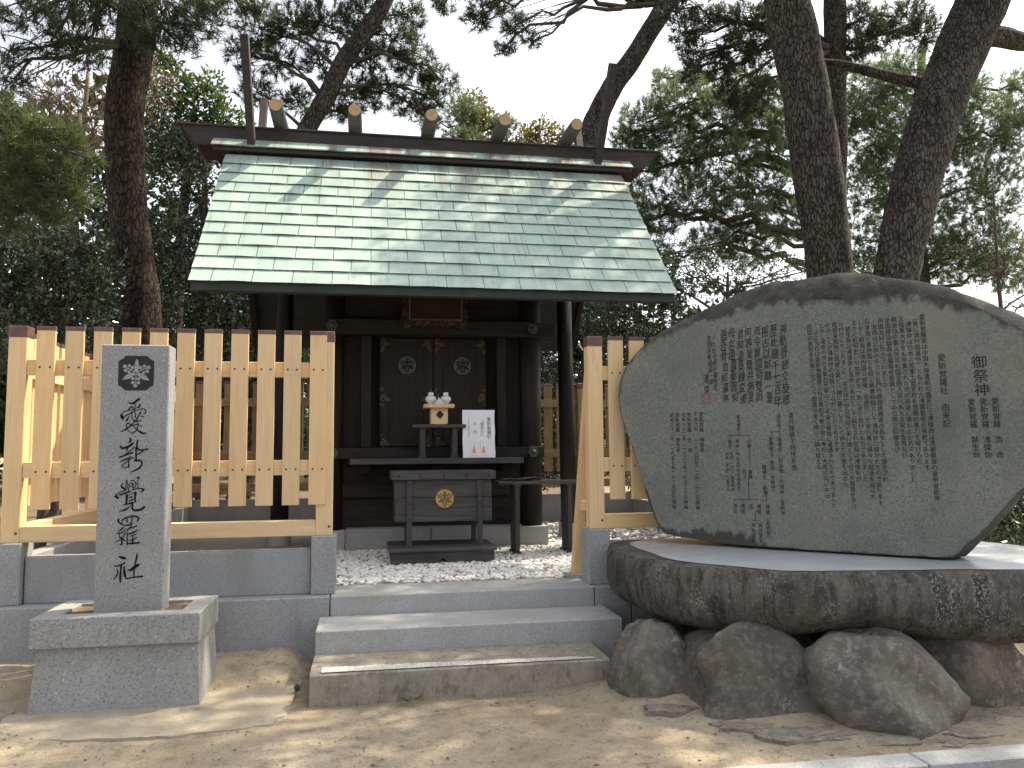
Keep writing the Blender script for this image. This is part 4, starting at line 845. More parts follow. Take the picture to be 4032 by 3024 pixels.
MAIN = ['愛新覚羅家は中国大陸清朝の直系にて溥傑命は清朝最後の皇帝宣統帝', '︵後に満州国皇帝︶となられた溥儀皇帝の弟君であります', '\u3000溥傑命は日本の陸軍士官学校を恩賜の軍刀を授けられ', '又陸軍大学をも卒業された文武両道に優れたお方でありました', '戦後は中華人民共和国全国人民代表大会常任委員及び', '全国政治協商会議常任委員として中日国交回復及び', '両国友好に尽力されました', '\u3000浩命は公家の中でも名門の嵯峨侯爵家の長女として誕生され', '日本国と満州国とを結ぶ親善結婚として溥傑命に嫁がれたのであります', 'しかし戦後は満州国の崩壊\u3000逃避行\u3000文革の嵐と様々な経過を辿られ', 'まさに昭和史いや世界史を一気に走り抜けたお方でありました', '\u3000慧生命は溥傑命と浩命の長女として誕生され名前は溥傑命が', 'お付けになられました\u3000学生時代中日両国の架け橋として自ら中国語を学び', '周恩来首相に直接父親と一緒に暮らしたいと訴えた手紙を出され', 'そのことが溥傑命の特赦へつながったのであります', 'しかし運命の成せる業か天城山にて不慮の事故に遭遇されたのでありました', '\u3000以上当社は愛新覚羅家三柱を青松不断の地に奉祀し大陸に向い中日', '両国の友好を永遠に念じつつ御霊は安く穏いに鎮り給える']
for i, t in enumerate(MAIN): st_text(t, .690-i*.0411, 2.352, .0383 if len(t) < 34 else .0368)
POEM = ['溯勒普趙交旋郷', '歴此蹟千七百年', '振古以鄰離一筆', '而今聯誼荷雙肩', '何等鴛鴦并無異', '遮莫滄桑幾変遷', '母女還廬秦晋契', '融吾骨血結瀛燕']
for i, t in enumerate(POEM): st_text(t, -.188-i*.0612, 2.375-(i % 3)*.006, .083 if i < 2 else .078, .68, .02, 'ink_grey', 1.)
st_text('一九七七年中華冬写', -.690, 2.335, .046, .75, .02, 'ink_grey', 1.); st_text('言詩扶桑追戚一律', -.726, 2.335, .046, .75, .02, 'ink_grey', 1.); st_text('溥傑', -.765, 2.05, .075, .62, .02, 'ink_grey', 1.)
sm = MB()
for a, b_, c_, d_ in ((-.80, -.722, 1.905, 1.911), (-.80, -.722, 1.833, 1.839), (-.80, -.795, 1.839, 1.905), (-.727, -.722, 1.839, 1.905)): sm.add([onst(a, c_, -.0016), onst(b_, c_, -.0016), onst(b_, d_, -.0016), onst(a, d_, -.0016)], [(0, 1, 2, 3)])
V, F = text_verts('傑之'); sm.add([onst(-.742+p[0]*.03, 1.877+p[1]*.031, -.0016) for p in V], F); V, F = text_verts('溥印'); sm.add([onst(-.778+p[0]*.03, 1.877+p[1]*.031, -.0016) for p in V], F)
add('red_seal', sm, 'seal_red', stone, origin=onst(-.76, 1.85))
for t, u in (('愛新覚羅\u3000溥傑命', -.800), ('平成六年\u3000︵一九九四年︶二月二十八日帰幽', -.843), ('愛新覚羅\u3000浩\u3000命', -.893), ('昭和六十二年︵一九八七年︶六月二十日帰幽', -.935), ('愛新覚羅\u3000慧生命', -.985), ('昭和三十二年︵一九五七年︶十二月四日帰幽', -1.028)): st_text(t, u, 1.775, .0375 if len(t) < 20 else .0358, .95, .0)
st_text('清代醇親王府世系表', -.172, 1.752, .0450, .9)
for t, u, z, p in (('道光帝', -.245, 1.745, .034), ('咸豊帝｜同治帝｜光緒帝｜宣統帝', -.245, 1.585, .0365), ('醇賢親王｜載湉︵光緒帝︶', -.305, 1.585, .0335), ('醇親王︵載灃︶', -.360, 1.39, .036), ('嵯峨實愛', -.530, 1.745, .030), ('公勝', -.460, 1.57, .034), ('實勝', -.460, 1.355, .034), ('尚子', -.500, 1.355, .034), ('南加︵中山忠光孫信前長女︶', -.545, 1.57, .030), ('保子', -.600, 1.57, .034), ('毛利︵山口︶敏親養女', -.590, 1.48, .028), ('毛利︵長府︶元敏夫人', -.625, 1.48, .028), ('溥儀︵宣統帝︶', -.350, 1.115, .0365), ('溥傑', -.410, 1.115, .038), ('浩', -.465, 1.115, .038), ('溥棋', -.525, 1.115, .038), ('溥任', -.580, 1.115, .038), ('長女慧生', -.405, .985, .036), ('次女嫮生', -.455, .985, .036)): st_text(t, u, z, p, .92, .012)
lm = MB()
def ln(u0, z0, u1, z1, h=.0035):
    if abs(u1-u0) > abs(z1-z0): q = [(u0, z0-h/2), (u1, z1-h/2), (u1, z1+h/2), (u0, z0+h/2)]
    else: q = [(u0-h/2, z0), (u0+h/2, z0), (u1+h/2, z1), (u1-h/2, z1)]
    lm.add([onst(a+.012, b_, -.0018) for a, b_ in q], [(0, 1, 2, 3)])
for l in ((-.245, 1.64, -.245, 1.59), (-.30, 1.62, -.245, 1.62), (-.30, 1.62, -.30, 1.59), (-.53, 1.62, -.53, 1.60), (-.60, 1.60, -.46, 1.60), (-.60, 1.60, -.60, 1.58), (-.46, 1.60, -.46, 1.58), (-.46, 1.50, -.46, 1.37), (-.475, 1.30, -.475, 1.14), (-.58, 1.145, -.35, 1.145), (-.58, 1.145, -.58, 1.125), (-.525, 1.145, -.525, 1.125), (-.35, 1.16, -.35, 1.125), (-.435, 1.07, -.435, 1.0), (-.455, 1.0, -.405, 1.0)): ln(*l)
add('family_tree_lines', lm, 'ink_grey', stone, origin=onst(-.4, 1.3))

# ------------------------------------------------------------------ base slab and boulders
def rockmesh(ringfun, nr_, n_): 
    V = []; m = MB()
    for j in range(nr_):
        for i in range(n_): V.append(ringfun(j/(nr_-1), 2*math.pi*i/n_))
    m.add(V, [[j*n_+i, j*n_+(i+1) % n_, (j+1)*n_+(i+1) % n_, (j+1)*n_+i] for j in range(nr_-1) for i in range(n_)]+[list(range(n_))[::-1], [(nr_-1)*n_+i for i in range(n_)]])
    return m
SO = catmull([(1.80, 6.02), (1.74, 5.45), (1.77, 4.92), (2.03, 4.60), (2.35, 4.36), (2.84, 4.25), (3.37, 4.18), (3.85, 4.10), (4.3, 4.35), (4.62, 4.9), (4.56, 5.45), (4.1, 5.75), (3.3, 6.0), (2.5, 6.15), (2.05, 6.2)], 7)
sc = (3.1, 5.15); n = len(SO)
slab = thing('base_slab', (3.1, 5.1, .4), 'broad lichen covered natural rock slab with a smooth cut top carrying the memorial stone', 'rock slab')
mb = MB(); V = []
for j, (ins, z, nz_) in enumerate(((.30, .797, 0), (.035, .797, .0), (.012, .782, .014), (-.012, .73, .024), (-.022, .65, .03), (-.018, .57, .035), (.015, .49, .04), (.09, .425, .045), (.26, .385, .04), (.6, .37, .02))):
    for (x, y) in SO:
        dx, dy = sc[0]-x, sc[1]-y; l = math.hypot(dx, dy); q = mnoise.fractal(Vector((x*2.2, y*2.2, z*2.5)), 1, 2, 4)*nz_
        lip = (.10 if x < 2.2 else 0)
        ii_ = ins-q*(0 if j < 2 else 1); dip = -.04*math.exp(-((x-3.75)/.5)**2) if j > 4 else 0
        dip += .05*math.exp(-((x-2.75)/.35)**2) if j > 5 else 0
        V.append((x+dx/l*ii_, y+dy/l*ii_, z+dip+(.010*mnoise.noise(Vector((x*3, y*3, 9))) if 2 < j < 4 else 0)))
m_ = 10
mb.add(V, [[j*n+(i+1) % n, j*n+i, (j+1)*n+i, (j+1)*n+(i+1) % n] for j in range(m_-1) for i in range(n)]+[[(m_-1)*n+i for i in range(n)][::-1]])
add('rock_body', mb, 'slab', slab, smooth=True)
V = []; tp = MB()
for (x, y) in SO:
    dx, dy = sc[0]-x, sc[1]-y; l = math.hypot(dx, dy); ii_ = .06+(.11*(1-float(sstep(1.8, 2.4, x))))+.012*mnoise.noise(Vector((x*4, y*4, 1))); V.append((x+dx/l*ii_, y+dy/l*ii_, .8015))
tp.disc(V); tp.f = [f_[::-1] for f_ in tp.f] if (Vector(V[1])-Vector(V[0])).cross(Vector(V[2])-Vector(V[0])).z < 0 else tp.f
add('cut_top', tp, 'slab_top', slab)
rf_ = random.Random(21)
FACETS = [[(Vector((rf_.uniform(-1, 1), rf_.uniform(-1, .3), rf_.uniform(-.3, .9))).normalized(), rf_.uniform(.74, .90)) for _ in range(7)]+[(Vector((rf_.uniform(-.3, .3), -1, .25)).normalized(), .72)] for _ in range(7)]
BG = 'rounded boulders holding up the base slab'
for i, (c, rx, ry, rzz, sq_, lab) in enumerate([
    ((1.73, 4.86, .13), .235, .25, .285, .8, 'dark rounded boulder next to the end of the lowest step'),
    ((2.275, 4.62, .14), .385, .36, .345, .62, 'broad squarish brown boulder under the middle of the slab'),
    ((2.90, 4.32, .09), .39, .37, .34, .75, 'purplish sloping boulder standing closest to the kerb'),
    ((3.62, 4.62, .14), .40, .40, .28, .8, 'flat grey boulder under the far end of the slab'),
    ((2.02, 5.25, .15), .3, .3, .27, .9, 'shadowed boulder tucked behind beside the middle step'),
    ((2.62, 4.80, .18), .24, .2, .24, .9, 'small dark filler stone wedged between two bigger boulders'),
    ((3.25, 4.76, .17), .30, .22, .28, .9, 'low stone in the gap below the slab')]):
    nn, nv_ = 40, 24
    def f(t, a, c=c, rx=rx, ry=ry, rzz=rzz, sq_=sq_, i=i):
        ph = math.pi*t; s_ = max(math.sin(ph), .02)**sq_; x, y, z = math.cos(a), math.sin(a), -math.copysign(abs(math.cos(ph))**sq_, math.cos(ph))
        k = 1/max(abs(x)**4+abs(y)**4, .3)**.25 if sq_ < .7 else 1
        p = Vector((x*s_*k, y*s_*k, z)); q = 1+.20*mnoise.fractal(p*1.1+Vector((i*7, 0, 0)), 1, 2, 5)
        for pn, pd_ in FACETS[i]:
            e_ = p.dot(pn)-pd_
            if e_ > 0: p -= pn*e_*.82
        sk_ = -.25*x*s_ if i == 2 else (.1*x*s_ if i == 1 else 0)
        g_ = (1.10, 1.26, 1.16, 1.15, 1.15, 1.2, 1.2)[i]; gz = (1.12, 1.14, 1.12, 1.16, 1.15, 1.3, 1.2)[i]
        return (c[0]+p.x*rx*q*g_, c[1]+p.y*ry*q*min(g_, 1.16), c[2]+(p.z+sk_)*rzz*q*gz)
    tag(add('boulder', rockmesh(f, nv_, nn), 'boulder', None, smooth=True), lab, 'boulder', BG)

# measured stems and foliage masses, metres
T1 = [(-2.72, 10.4, 2.73, 0.25), (-2.75, 10.4, 3.38, 0.246), (-2.82, 10.4, 3.86, 0.236), (-2.92, 10.4, 4.61, 0.224), (-2.98, 10.4, 5.61, 0.225), (-2.92, 10.4, 6.37, 0.224), (-2.87, 10.4, 6.9, 0.226), (-2.84, 10.4, 7.52, 0.217), (-2.81, 10.4, 9.0, 0.198), (-2.76, 10.4, 11.56, 0.137)]
T2 = [(-1.43, 13.2, 4.57, 0.166), (-1.28, 13.2, 5.94, 0.161), (-1.02, 13.2, 6.69, 0.149), (-0.68, 13.2, 7.36, 0.151), (-0.42, 13.2, 7.96, 0.145), (-0.08, 13.2, 8.48, 0.14), (0.26, 13.2, 9.12, 0.134), (0.75, 13.2, 10.73, 0.114), (0.99, 13.2, 12.45, 0.077)]
T3 = [(2.74, 13.4, 3.48, 0.233), (3.29, 13.4, 5.68, 0.224), (3.75, 13.4, 6.89, 0.203), (4.0, 13.4, 7.5, 0.197), (4.28, 13.4, 8.0, 0.187), (4.66, 13.4, 8.55, 0.176), (5.28, 13.4, 9.58, 0.171), (5.84, 13.4, 10.74, 0.157), (6.65, 13.4, 13.39, 0.118)]
T4 = [(5.94, 9.7, 1.55, 0.312), (6.0, 9.7, 3.13, 0.307), (6.0, 9.7, 3.88, 0.292), (5.92, 9.7, 4.81, 0.316), (5.84, 9.7, 5.62, 0.311), (5.73, 9.7, 6.44, 0.302), (5.63, 9.7, 6.99, 0.302), (5.53, 9.7, 7.54, 0.289), (5.5, 9.7, 8.53, 0.265), (5.66, 9.7, 10.91, 0.203), (5.91, 9.7, 13.76, 0.118)]
T5 = [(6.14, 9.0, 1.55, 0.287), (6.3, 9.0, 2.91, 0.276), (6.48, 9.0, 3.66, 0.267), (6.75, 9.0, 4.63, 0.297), (7.12, 9.0, 5.69, 0.31), (7.56, 9.0, 6.66, 0.314), (7.92, 9.0, 7.37, 0.326), (8.39, 9.0, 8.38, 0.292), (8.96, 9.0, 10.44, 0.214), (9.43, 9.0, 12.94, 0.125)]
T6 = [(7.81, 12.6, 3.14, 0.167), (7.98, 12.6, 5.65, 0.154), (8.07, 12.6, 6.89, 0.146), (8.07, 12.6, 8.33, 0.182), (8.11, 12.6, 9.44, 0.188), (8.15, 12.6, 11.17, 0.15), (8.16, 12.6, 13.39, 0.098)]
K = [(5.59, 15.5, 8.21, 0.63, 0.58), (6.46, 15.5, 8.67, 0.89, 0.49), (7.27, 15.5, 8.42, 0.85, 0.7), (6.18, 15.5, 7.71, 0.93, 0.59), (5.47, 15.5, 7.18, 0.58, 0.53), (7.19, 15.5, 7.52, 0.9, 0.6), (6.61, 15.5, 6.65, 0.93, 0.54), (5.79, 15.5, 6.23, 0.58, 0.53), (7.62, 15.5, 6.41, 0.75, 0.65), (6.88, 15.5, 5.69, 0.59, 0.44), (8.09, 15.5, 8.13, 0.61, 0.66), (8.16, 15.5, 7.03, 0.61, 0.61), (6.06, 15.5, 9.19, 0.39, 0.28), (7.81, 15.5, 9.12, 0.61, 0.46), (5.3, 15.5, 6.21, 0.38, 0.57), (5.13, 15.5, 7.75, 0.34, 0.48), (5.77, 15.5, 5.36, 0.57, 0.38), (7.8, 15.5, 5.63, 0.7, 0.45), (8.66, 15.5, 6.35, 0.51, 0.61), (6.78, 15.5, 9.14, 0.45, 0.28), (8.64, 15.5, 8.67, 0.47, 0.52), (8.5, 15.5, 7.75, 0.51, 0.51)]
O = [(11.66, 17.0, 10.31, 0.89, 0.65), (11.72, 17.0, 8.94, 0.83, 0.94), (11.48, 17.0, 7.69, 0.7, 0.76), (13.89, 17.0, 7.93, 0.98, 1.04), (14.74, 17.0, 9.37, 0.94, 0.87), (14.28, 17.0, 10.27, 0.75, 0.56), (15.15, 17.0, 7.76, 0.69, 0.94), (14.55, 17.0, 6.36, 1.11, 0.68), (13.19, 17.0, 6.65, 0.84, 0.72), (11.24, 17.0, 6.35, 0.75, 0.69), (15.96, 17.0, 10.28, 0.64, 0.77), (12.37, 17.0, 9.67, 0.72, 0.72), (12.36, 17.0, 7.17, 0.71, 0.71), (11.8, 17.0, 5.71, 0.82, 0.47), (15.62, 17.0, 9.07, 0.63, 0.63), (13.95, 17.0, 8.97, 0.74, 0.61), (13.77, 17.0, 5.88, 0.97, 0.54), (15.27, 17.0, 5.7, 0.74, 0.56), (11.13, 17.0, 9.36, 0.53, 0.7), (12.17, 17.0, 8.29, 0.71, 0.71), (12.66, 17.0, 10.62, 0.72, 0.48), (13.38, 17.0, 9.97, 0.61, 0.49)]
N = [(5.28, 12.6, 8.59, 0.31, 0.34), (5.44, 12.6, 8.24, 0.28, 0.34), (5.85, 12.6, 7.98, 0.31, 0.34), (6.2, 12.6, 8.34, 0.36, 0.4), (5.71, 12.6, 8.96, 0.39, 0.26), (6.39, 12.6, 8.94, 0.45, 0.35), (6.67, 12.6, 8.38, 0.28, 0.44), (8.51, 12.6, 9.13, 0.48, 0.37), (9.0, 12.6, 8.87, 0.48, 0.34), (9.44, 12.6, 9.25, 0.54, 0.29), (8.35, 12.6, 8.52, 0.37, 0.28), (9.89, 12.6, 8.99, 0.44, 0.35), (6.6, 12.6, 7.54, 0.32, 0.4), (6.01, 12.6, 7.58, 0.2, 0.29), (5.12, 12.6, 8.99, 0.32, 0.24), (6.83, 12.6, 9.06, 0.34, 0.34), (6.25, 12.6, 7.27, 0.25, 0.33), (5.35, 12.6, 7.86, 0.19, 0.24)]
G = [(-1.84, 13.6, 8.59, 0.47, 0.4), (-1.24, 13.6, 8.72, 0.51, 0.37), (-0.67, 13.6, 8.73, 0.56, 0.37), (0.39, 13.6, 8.57, 0.54, 0.42), (0.82, 13.6, 8.15, 0.46, 0.39), (1.22, 13.6, 7.89, 0.37, 0.3), (0.19, 13.6, 7.61, 0.45, 0.34), (0.67, 13.6, 7.44, 0.37, 0.26), (-1.53, 13.6, 8.05, 0.4, 0.36), (-1.86, 13.6, 7.47, 0.36, 0.32), (-0.85, 13.6, 8.1, 0.33, 0.33), (-1.22, 13.6, 7.39, 0.35, 0.29), (-0.31, 13.6, 7.58, 0.37, 0.37), (-0.17, 13.6, 9.06, 0.45, 0.3), (0.62, 13.6, 9.05, 0.39, 0.23), (-0.0, 13.6, 8.17, 0.38, 0.3), (1.02, 13.6, 7.55, 0.31, 0.23), (-2.13, 13.6, 8.16, 0.29, 0.36), (-0.54, 13.6, 7.24, 0.33, 0.22)]
H = [(1.99, 13.0, 8.97, 0.46, 0.17), (2.42, 13.0, 8.64, 0.31, 0.25), (1.75, 13.0, 8.66, 0.3, 0.19), (2.22, 13.0, 8.2, 0.21, 0.18), (2.7, 13.0, 8.38, 0.17, 0.16), (1.21, 13.0, 8.94, 0.3, 0.15)]
I = [(2.21, 19.0, 9.66, 0.49, 0.42), (1.43, 19.0, 9.49, 0.43, 0.3), (3.24, 19.0, 9.46, 0.39, 0.29)]
I2 = [(2.53, 19.5, 10.05, 0.43, 0.38), (4.39, 19.5, 9.45, 0.51, 0.33), (5.11, 19.5, 9.34, 0.35, 0.26), (2.85, 19.5, 9.73, 0.34, 0.29), (3.91, 19.5, 9.32, 0.35, 0.25), (2.45, 19.5, 9.65, 0.38, 0.27)]
A = [(-3.69, 9.3, 6.24, 0.36, 0.2), (-3.22, 9.3, 6.18, 0.37, 0.21), (-2.82, 9.3, 6.43, 0.35, 0.18), (-2.31, 9.3, 6.45, 0.4, 0.19), (-1.96, 9.3, 6.28, 0.34, 0.19), (-1.76, 9.3, 6.47, 0.29, 0.19), (-3.07, 9.3, 5.9, 0.28, 0.18), (-3.86, 9.3, 5.86, 0.22, 0.2), (-1.47, 9.3, 6.58, 0.25, 0.15), (-3.45, 9.3, 6.0, 0.27, 0.18), (-3.46, 9.3, 6.42, 0.32, 0.14), (-2.55, 9.3, 6.23, 0.28, 0.19), (-2.1, 9.3, 6.06, 0.24, 0.14), (-3.8, 9.3, 5.55, 0.18, 0.18), (-3.04, 9.3, 6.46, 0.28, 0.14), (-1.87, 9.3, 6.59, 0.29, 0.12), (-2.35, 9.3, 6.09, 0.21, 0.14), (-1.26, 9.3, 6.57, 0.2, 0.12)]
F_ = [(-3.2, 8.2, 4.36, 0.33, 0.21), (-2.91, 8.2, 4.12, 0.26, 0.2), (-3.22, 8.2, 3.93, 0.23, 0.21), (-2.84, 8.2, 4.51, 0.2, 0.15), (-3.38, 8.2, 4.71, 0.17, 0.21), (-2.98, 8.2, 3.83, 0.22, 0.16), (-3.31, 8.2, 4.17, 0.23, 0.23), (-2.74, 8.2, 3.97, 0.16, 0.16), (-3.13, 8.2, 4.63, 0.24, 0.16), (-2.67, 8.2, 4.34, 0.12, 0.12), (-3.34, 8.2, 3.68, 0.19, 0.19)]
C = [(-3.73, 15.5, 8.36, 0.47, 0.43), (-3.15, 15.5, 7.96, 0.56, 0.4), (-2.65, 15.5, 7.72, 0.4, 0.31), (-3.55, 15.5, 7.57, 0.47, 0.39), (-3.91, 15.5, 8.88, 0.32, 0.32), (-2.99, 15.5, 8.33, 0.32, 0.28), (-3.22, 15.5, 7.24, 0.56, 0.36), (-3.78, 15.5, 7.03, 0.39, 0.39), (-2.56, 15.5, 7.37, 0.32, 0.24)]
B = [(-3.71, 9.6, 3.85, 0.43, 0.32), (-3.27, 9.6, 3.45, 0.41, 0.32), (-3.69, 9.6, 3.23, 0.41, 0.32), (-3.02, 9.6, 3.14, 0.28, 0.28), (-3.19, 9.6, 3.87, 0.28, 0.28), (-3.88, 9.6, 3.48, 0.27, 0.32), (-2.89, 9.6, 3.46, 0.19, 0.28)]
Dk = [(-2.78, 12.8, 5.72, 0.52, 0.52), (-2.89, 12.8, 4.85, 0.52, 0.52), (-2.48, 12.8, 4.44, 0.52, 0.52), (-2.86, 12.8, 3.86, 0.58, 0.51), (-2.19, 12.8, 3.59, 0.52, 0.39), (-2.43, 12.8, 5.23, 0.39, 0.46), (-3.06, 12.8, 6.29, 0.32, 0.32), (-4.21, 12.8, 5.36, 0.44, 0.44), (-4.12, 12.8, 6.58, 0.57, 0.5), (-5.03, 12.8, 6.88, 0.49, 0.55)]
Pb = [(5.58, 13.6, 4.65, 0.6, 0.38), (6.2, 13.6, 4.5, 0.6, 0.34), (6.83, 13.6, 4.61, 0.53, 0.35), (7.56, 13.6, 4.72, 0.54, 0.4), (5.14, 13.6, 4.39, 0.42, 0.34), (9.06, 13.6, 4.76, 0.55, 0.37)]
S_ = [(3.14, 13.6, 3.36, 0.36, 0.56), (3.17, 13.6, 2.48, 0.36, 0.55), (3.49, 13.6, 1.84, 0.4, 0.48), (4.19, 13.6, 3.7, 0.49, 0.49), (4.09, 13.6, 2.89, 0.49, 0.65), (4.54, 13.6, 4.21, 0.41, 0.41), (3.77, 13.6, 3.86, 0.49, 0.41)]
Rb = [(6.37, 7.4, 0.77, 0.36, 0.26), (6.51, 7.4, 0.4, 0.31, 0.26), (6.77, 7.4, 1.1, 0.32, 0.32)]

# ------------------------------------------------------------------ gravel, needles, small plants
def ico():
    t = (1+5**.5)/2; V = np.array([(-1, t, 0), (1, t, 0), (-1, -t, 0), (1, -t, 0), (0, -1, t), (0, 1, t), (0, -1, -t), (0, 1, -t), (t, 0, -1), (t, 0, 1), (-t, 0, -1), (-t, 0, 1)])/math.hypot(1, t)
    F = np.array([(0, 11, 5), (0, 5, 1), (0, 1, 7), (0, 7, 10), (0, 10, 11), (1, 5, 9), (5, 11, 4), (11, 10, 2), (10, 7, 6), (7, 1, 8), (3, 9, 4), (3, 4, 2), (3, 2, 6), (3, 6, 8), (3, 8, 9), (4, 9, 5), (2, 4, 11), (6, 2, 10), (8, 6, 7), (9, 8, 1)])
    e = {}; V = [v for v in V]; F2 = []
    def mid(a, b):
        k = (min(a, b), max(a, b))
        if k not in e: m = V[a]+V[b]; V.append(m/np.linalg.norm(m)); e[k] = len(V)-1
        return e[k]
    for a, b, c in F: x, y, z = mid(a, b), mid(b, c), mid(c, a); F2 += [(a, x, z), (b, y, x), (c, z, y), (x, y, z)]
    return np.array(V), np.array(F2)
IV, IF = ico()
def pebbles(x0, x1, y0, y1, n, z, r0=.013, r1=.026):
    P = np.stack([rng.uniform(x0, x1, n), rng.uniform(y0, y1, n), np.full(n, z)+rng.uniform(-.006, .012, n)], 1)
    s = rng.uniform(r0, r1, n)[:, None]*np.stack([rng.uniform(.8, 1.4, n), rng.uniform(.7, 1.1, n), rng.uniform(.5, .8, n)], 1)
    a = rng.uniform(0, 6.28, n); V = IV[None]*(1+.12*rng.standard_normal((n, len(IV), 1)))*s[:, None, :]
    x = V[..., 0]*np.cos(a)[:, None]-V[..., 1]*np.sin(a)[:, None]; y = V[..., 0]*np.sin(a)[:, None]+V[..., 1]*np.cos(a)[:, None]
    return np.stack([x, y, V[..., 2]], 2)+P[:, None, :]
pv = np.concatenate([pebbles(-.30, 2.75, 6.54, 8.9, 6000, .474), pebbles(-2.3, -.3, 6.55, 9, 1000, .472, .016, .03), pebbles(1.9, 3.7, 8.2, 11.5, 1200, .472, .016, .03)])
F = (IF[None]+(np.arange(len(pv))*len(IV))[:, None, None]).reshape(-1, 3)
pb = tri_mesh('white_gravel', pv.reshape(-1, 3), F, 'gravel', None, (.7, 7.5, .47)); pb.data.polygons.foreach_set('use_smooth', [True]*len(F))
tag(pb, 'white pebble gravel spread over the shrine enclosure', 'gravel', kind='stuff')
def ribbons(P, D, L, wd, bend=.0):
    n = len(P); up = np.tile(np.array([0, 0, 1.]), (n, 1)); sd = np.cross(D, up); sd /= np.linalg.norm(sd, axis=1, keepdims=True)+1e-9
    V = np.stack([P-sd*wd, P+sd*wd, P+D*L[:, None]+sd*wd*.5+up*bend, P+D*L[:, None]-sd*wd*.5+up*bend], 1)
    return V.reshape(-1, 3), (np.arange(n)*4)[:, None]+np.array([0, 1, 2, 3])
n = 900
x = np.concatenate([rng.uniform(-2.8, 4.2, 420), rng.normal(-.45, .10, 200), rng.uniform(-.3, 1.5, 160), rng.normal(.2, .12, 60), rng.uniform(-.9, -.3, 60)])
y = np.concatenate([rng.uniform(3.75, 5.05, 420), rng.uniform(5.1, 6.0, 200), 5.03+rng.normal(0, .04, 160), 4.98+rng.normal(0, .05, 60), rng.uniform(5.2, 6.0, 60)])
z = ground_z(x, y)+.012+rng.uniform(0, .01, n); a = rng.uniform(0, 6.28, n); D = np.stack([np.cos(a), np.sin(a), rng.normal(0, .08, n)], 1)
V, F = ribbons(np.stack([x, y, z], 1), D, rng.uniform(.03, .11, n), .0011)
n2 = 110; x = rng.uniform(-.3, 1.7, n2); tr = rng.integers(0, 3, n2); y = np.where(tr == 0, rng.uniform(5.25, 5.56, n2), np.where(tr == 1, 6.05-np.abs(rng.normal(0, .09, n2)), 6.5-np.abs(rng.normal(0, .05, n2)))); z = np.choose(tr, [.187, .335, .474]); a = rng.normal(0, .5, n2)
V2, F2 = ribbons(np.stack([x, y, z], 1), np.stack([np.cos(a), np.sin(a), 0*a+.01], 1), rng.uniform(.05, .13, n2), .0010)
tag(tri_mesh('fallen_needles', np.concatenate([V, V2]), np.concatenate([F, F2+len(V)]), 'litter', None, (0, 4.5, 0)), 'dry brown pine needles scattered on the sand and steps', 'pine needles', kind='stuff')
# small stones and crumbs on the sand
n = 2600; x = rng.uniform(-3, 4.6, n); y = rng.uniform(3.65, 6.0, n); keep = ~((x > -.36) & (x < 1.78) & (y > 5.05)) & ~((x > -1.95) & (x < -.94) & (y > 5.15)); x, y = x[keep], y[keep]; n = len(x)
s = rng.gamma(2., .0013, n)+.001; V = IV[None, :12]*s[:, None, None]*np.array([1.2, 1, .6])*(1+.2*rng.standard_normal((n, 12, 1)))+np.stack([x, y, ground_z(x, y)+.004], 1)[:, None, :]
I0 = np.array([(0, 11, 5), (0, 5, 1), (0, 1, 7), (0, 7, 10), (0, 10, 11), (1, 5, 9), (5, 11, 4), (11, 10, 2), (10, 7, 6), (7, 1, 8), (3, 9, 4), (3, 4, 2), (3, 2, 6), (3, 6, 8), (3, 8, 9), (4, 9, 5), (2, 4, 11), (6, 2, 10), (8, 6, 7), (9, 8, 1)])
tag(tri_mesh('grit', V.reshape(-1, 3), (I0[None]+(np.arange(n)*12)[:, None, None]).reshape(-1, 3), 'mortar', None, (0, 4.5, 0)), 'small grey grit and crumbs lying on the sandy ground', 'grit', kind='stuff')
def tuft(name, c, n, L, spread, mat, label=None, cat=None, kind=None, flat=.5):
    P = np.array(c)+np.stack([rng.normal(0, spread, n), rng.normal(0, spread, n), np.zeros(n)], 1); a = rng.uniform(0, 6.28, n); u = rng.uniform(flat, 1.2, n)
    D = np.stack([np.cos(a), np.sin(a), u], 1); D /= np.linalg.norm(D, axis=1, keepdims=True); sd = np.stack([-np.sin(a), np.cos(a), 0*a], 1); l = rng.uniform(.5, 1, n)*L
    V = np.stack([P-sd*.003, P+sd*.003, P+D*l[:, None]], 1).reshape(-1, 3)
    return tag(tri_mesh(name, V, np.arange(3*n).reshape(-1, 3), mat, None, c), label, cat, kind=kind)
tuft('grass_patch', (-2.35, 4.72, .02), 900, .05, .20, 'grass', 'low green grass patch at the corner of the sand', 'grass', 'stuff', .3)
tuft('grass_patch', (-1.1, 4.02, .0), 240, .025, .10, 'grass', 'faint thin grass on the sand before the pedestal', 'grass', 'stuff', .3)
tuft('grass_patch', (3.2, 12.6, .55), 2600, .22, .45, 'grass', 'sunlit grass behind the back fence', 'grass', 'stuff', .6)
wd = MB()
for a, l in ((.3, .10), (1.4, .075), (2.3, .07), (3.5, .085), (5.2, .09), (4.3, .06)):
    c = Vector((.255, 5.02, .012)); d = Vector((math.cos(a), math.sin(a)*.5, .35)); s_ = Vector((-math.sin(a), math.cos(a), 0))
    wd.add([c, c+d*l*.5+s_*.014, c+d*l, c+d*l*.5-s_*.014], [(0, 1, 2, 3)])
tag(add('weed', wd, 'leaf_bright'), 'little green weed growing at the foot of the lowest step', 'weed')
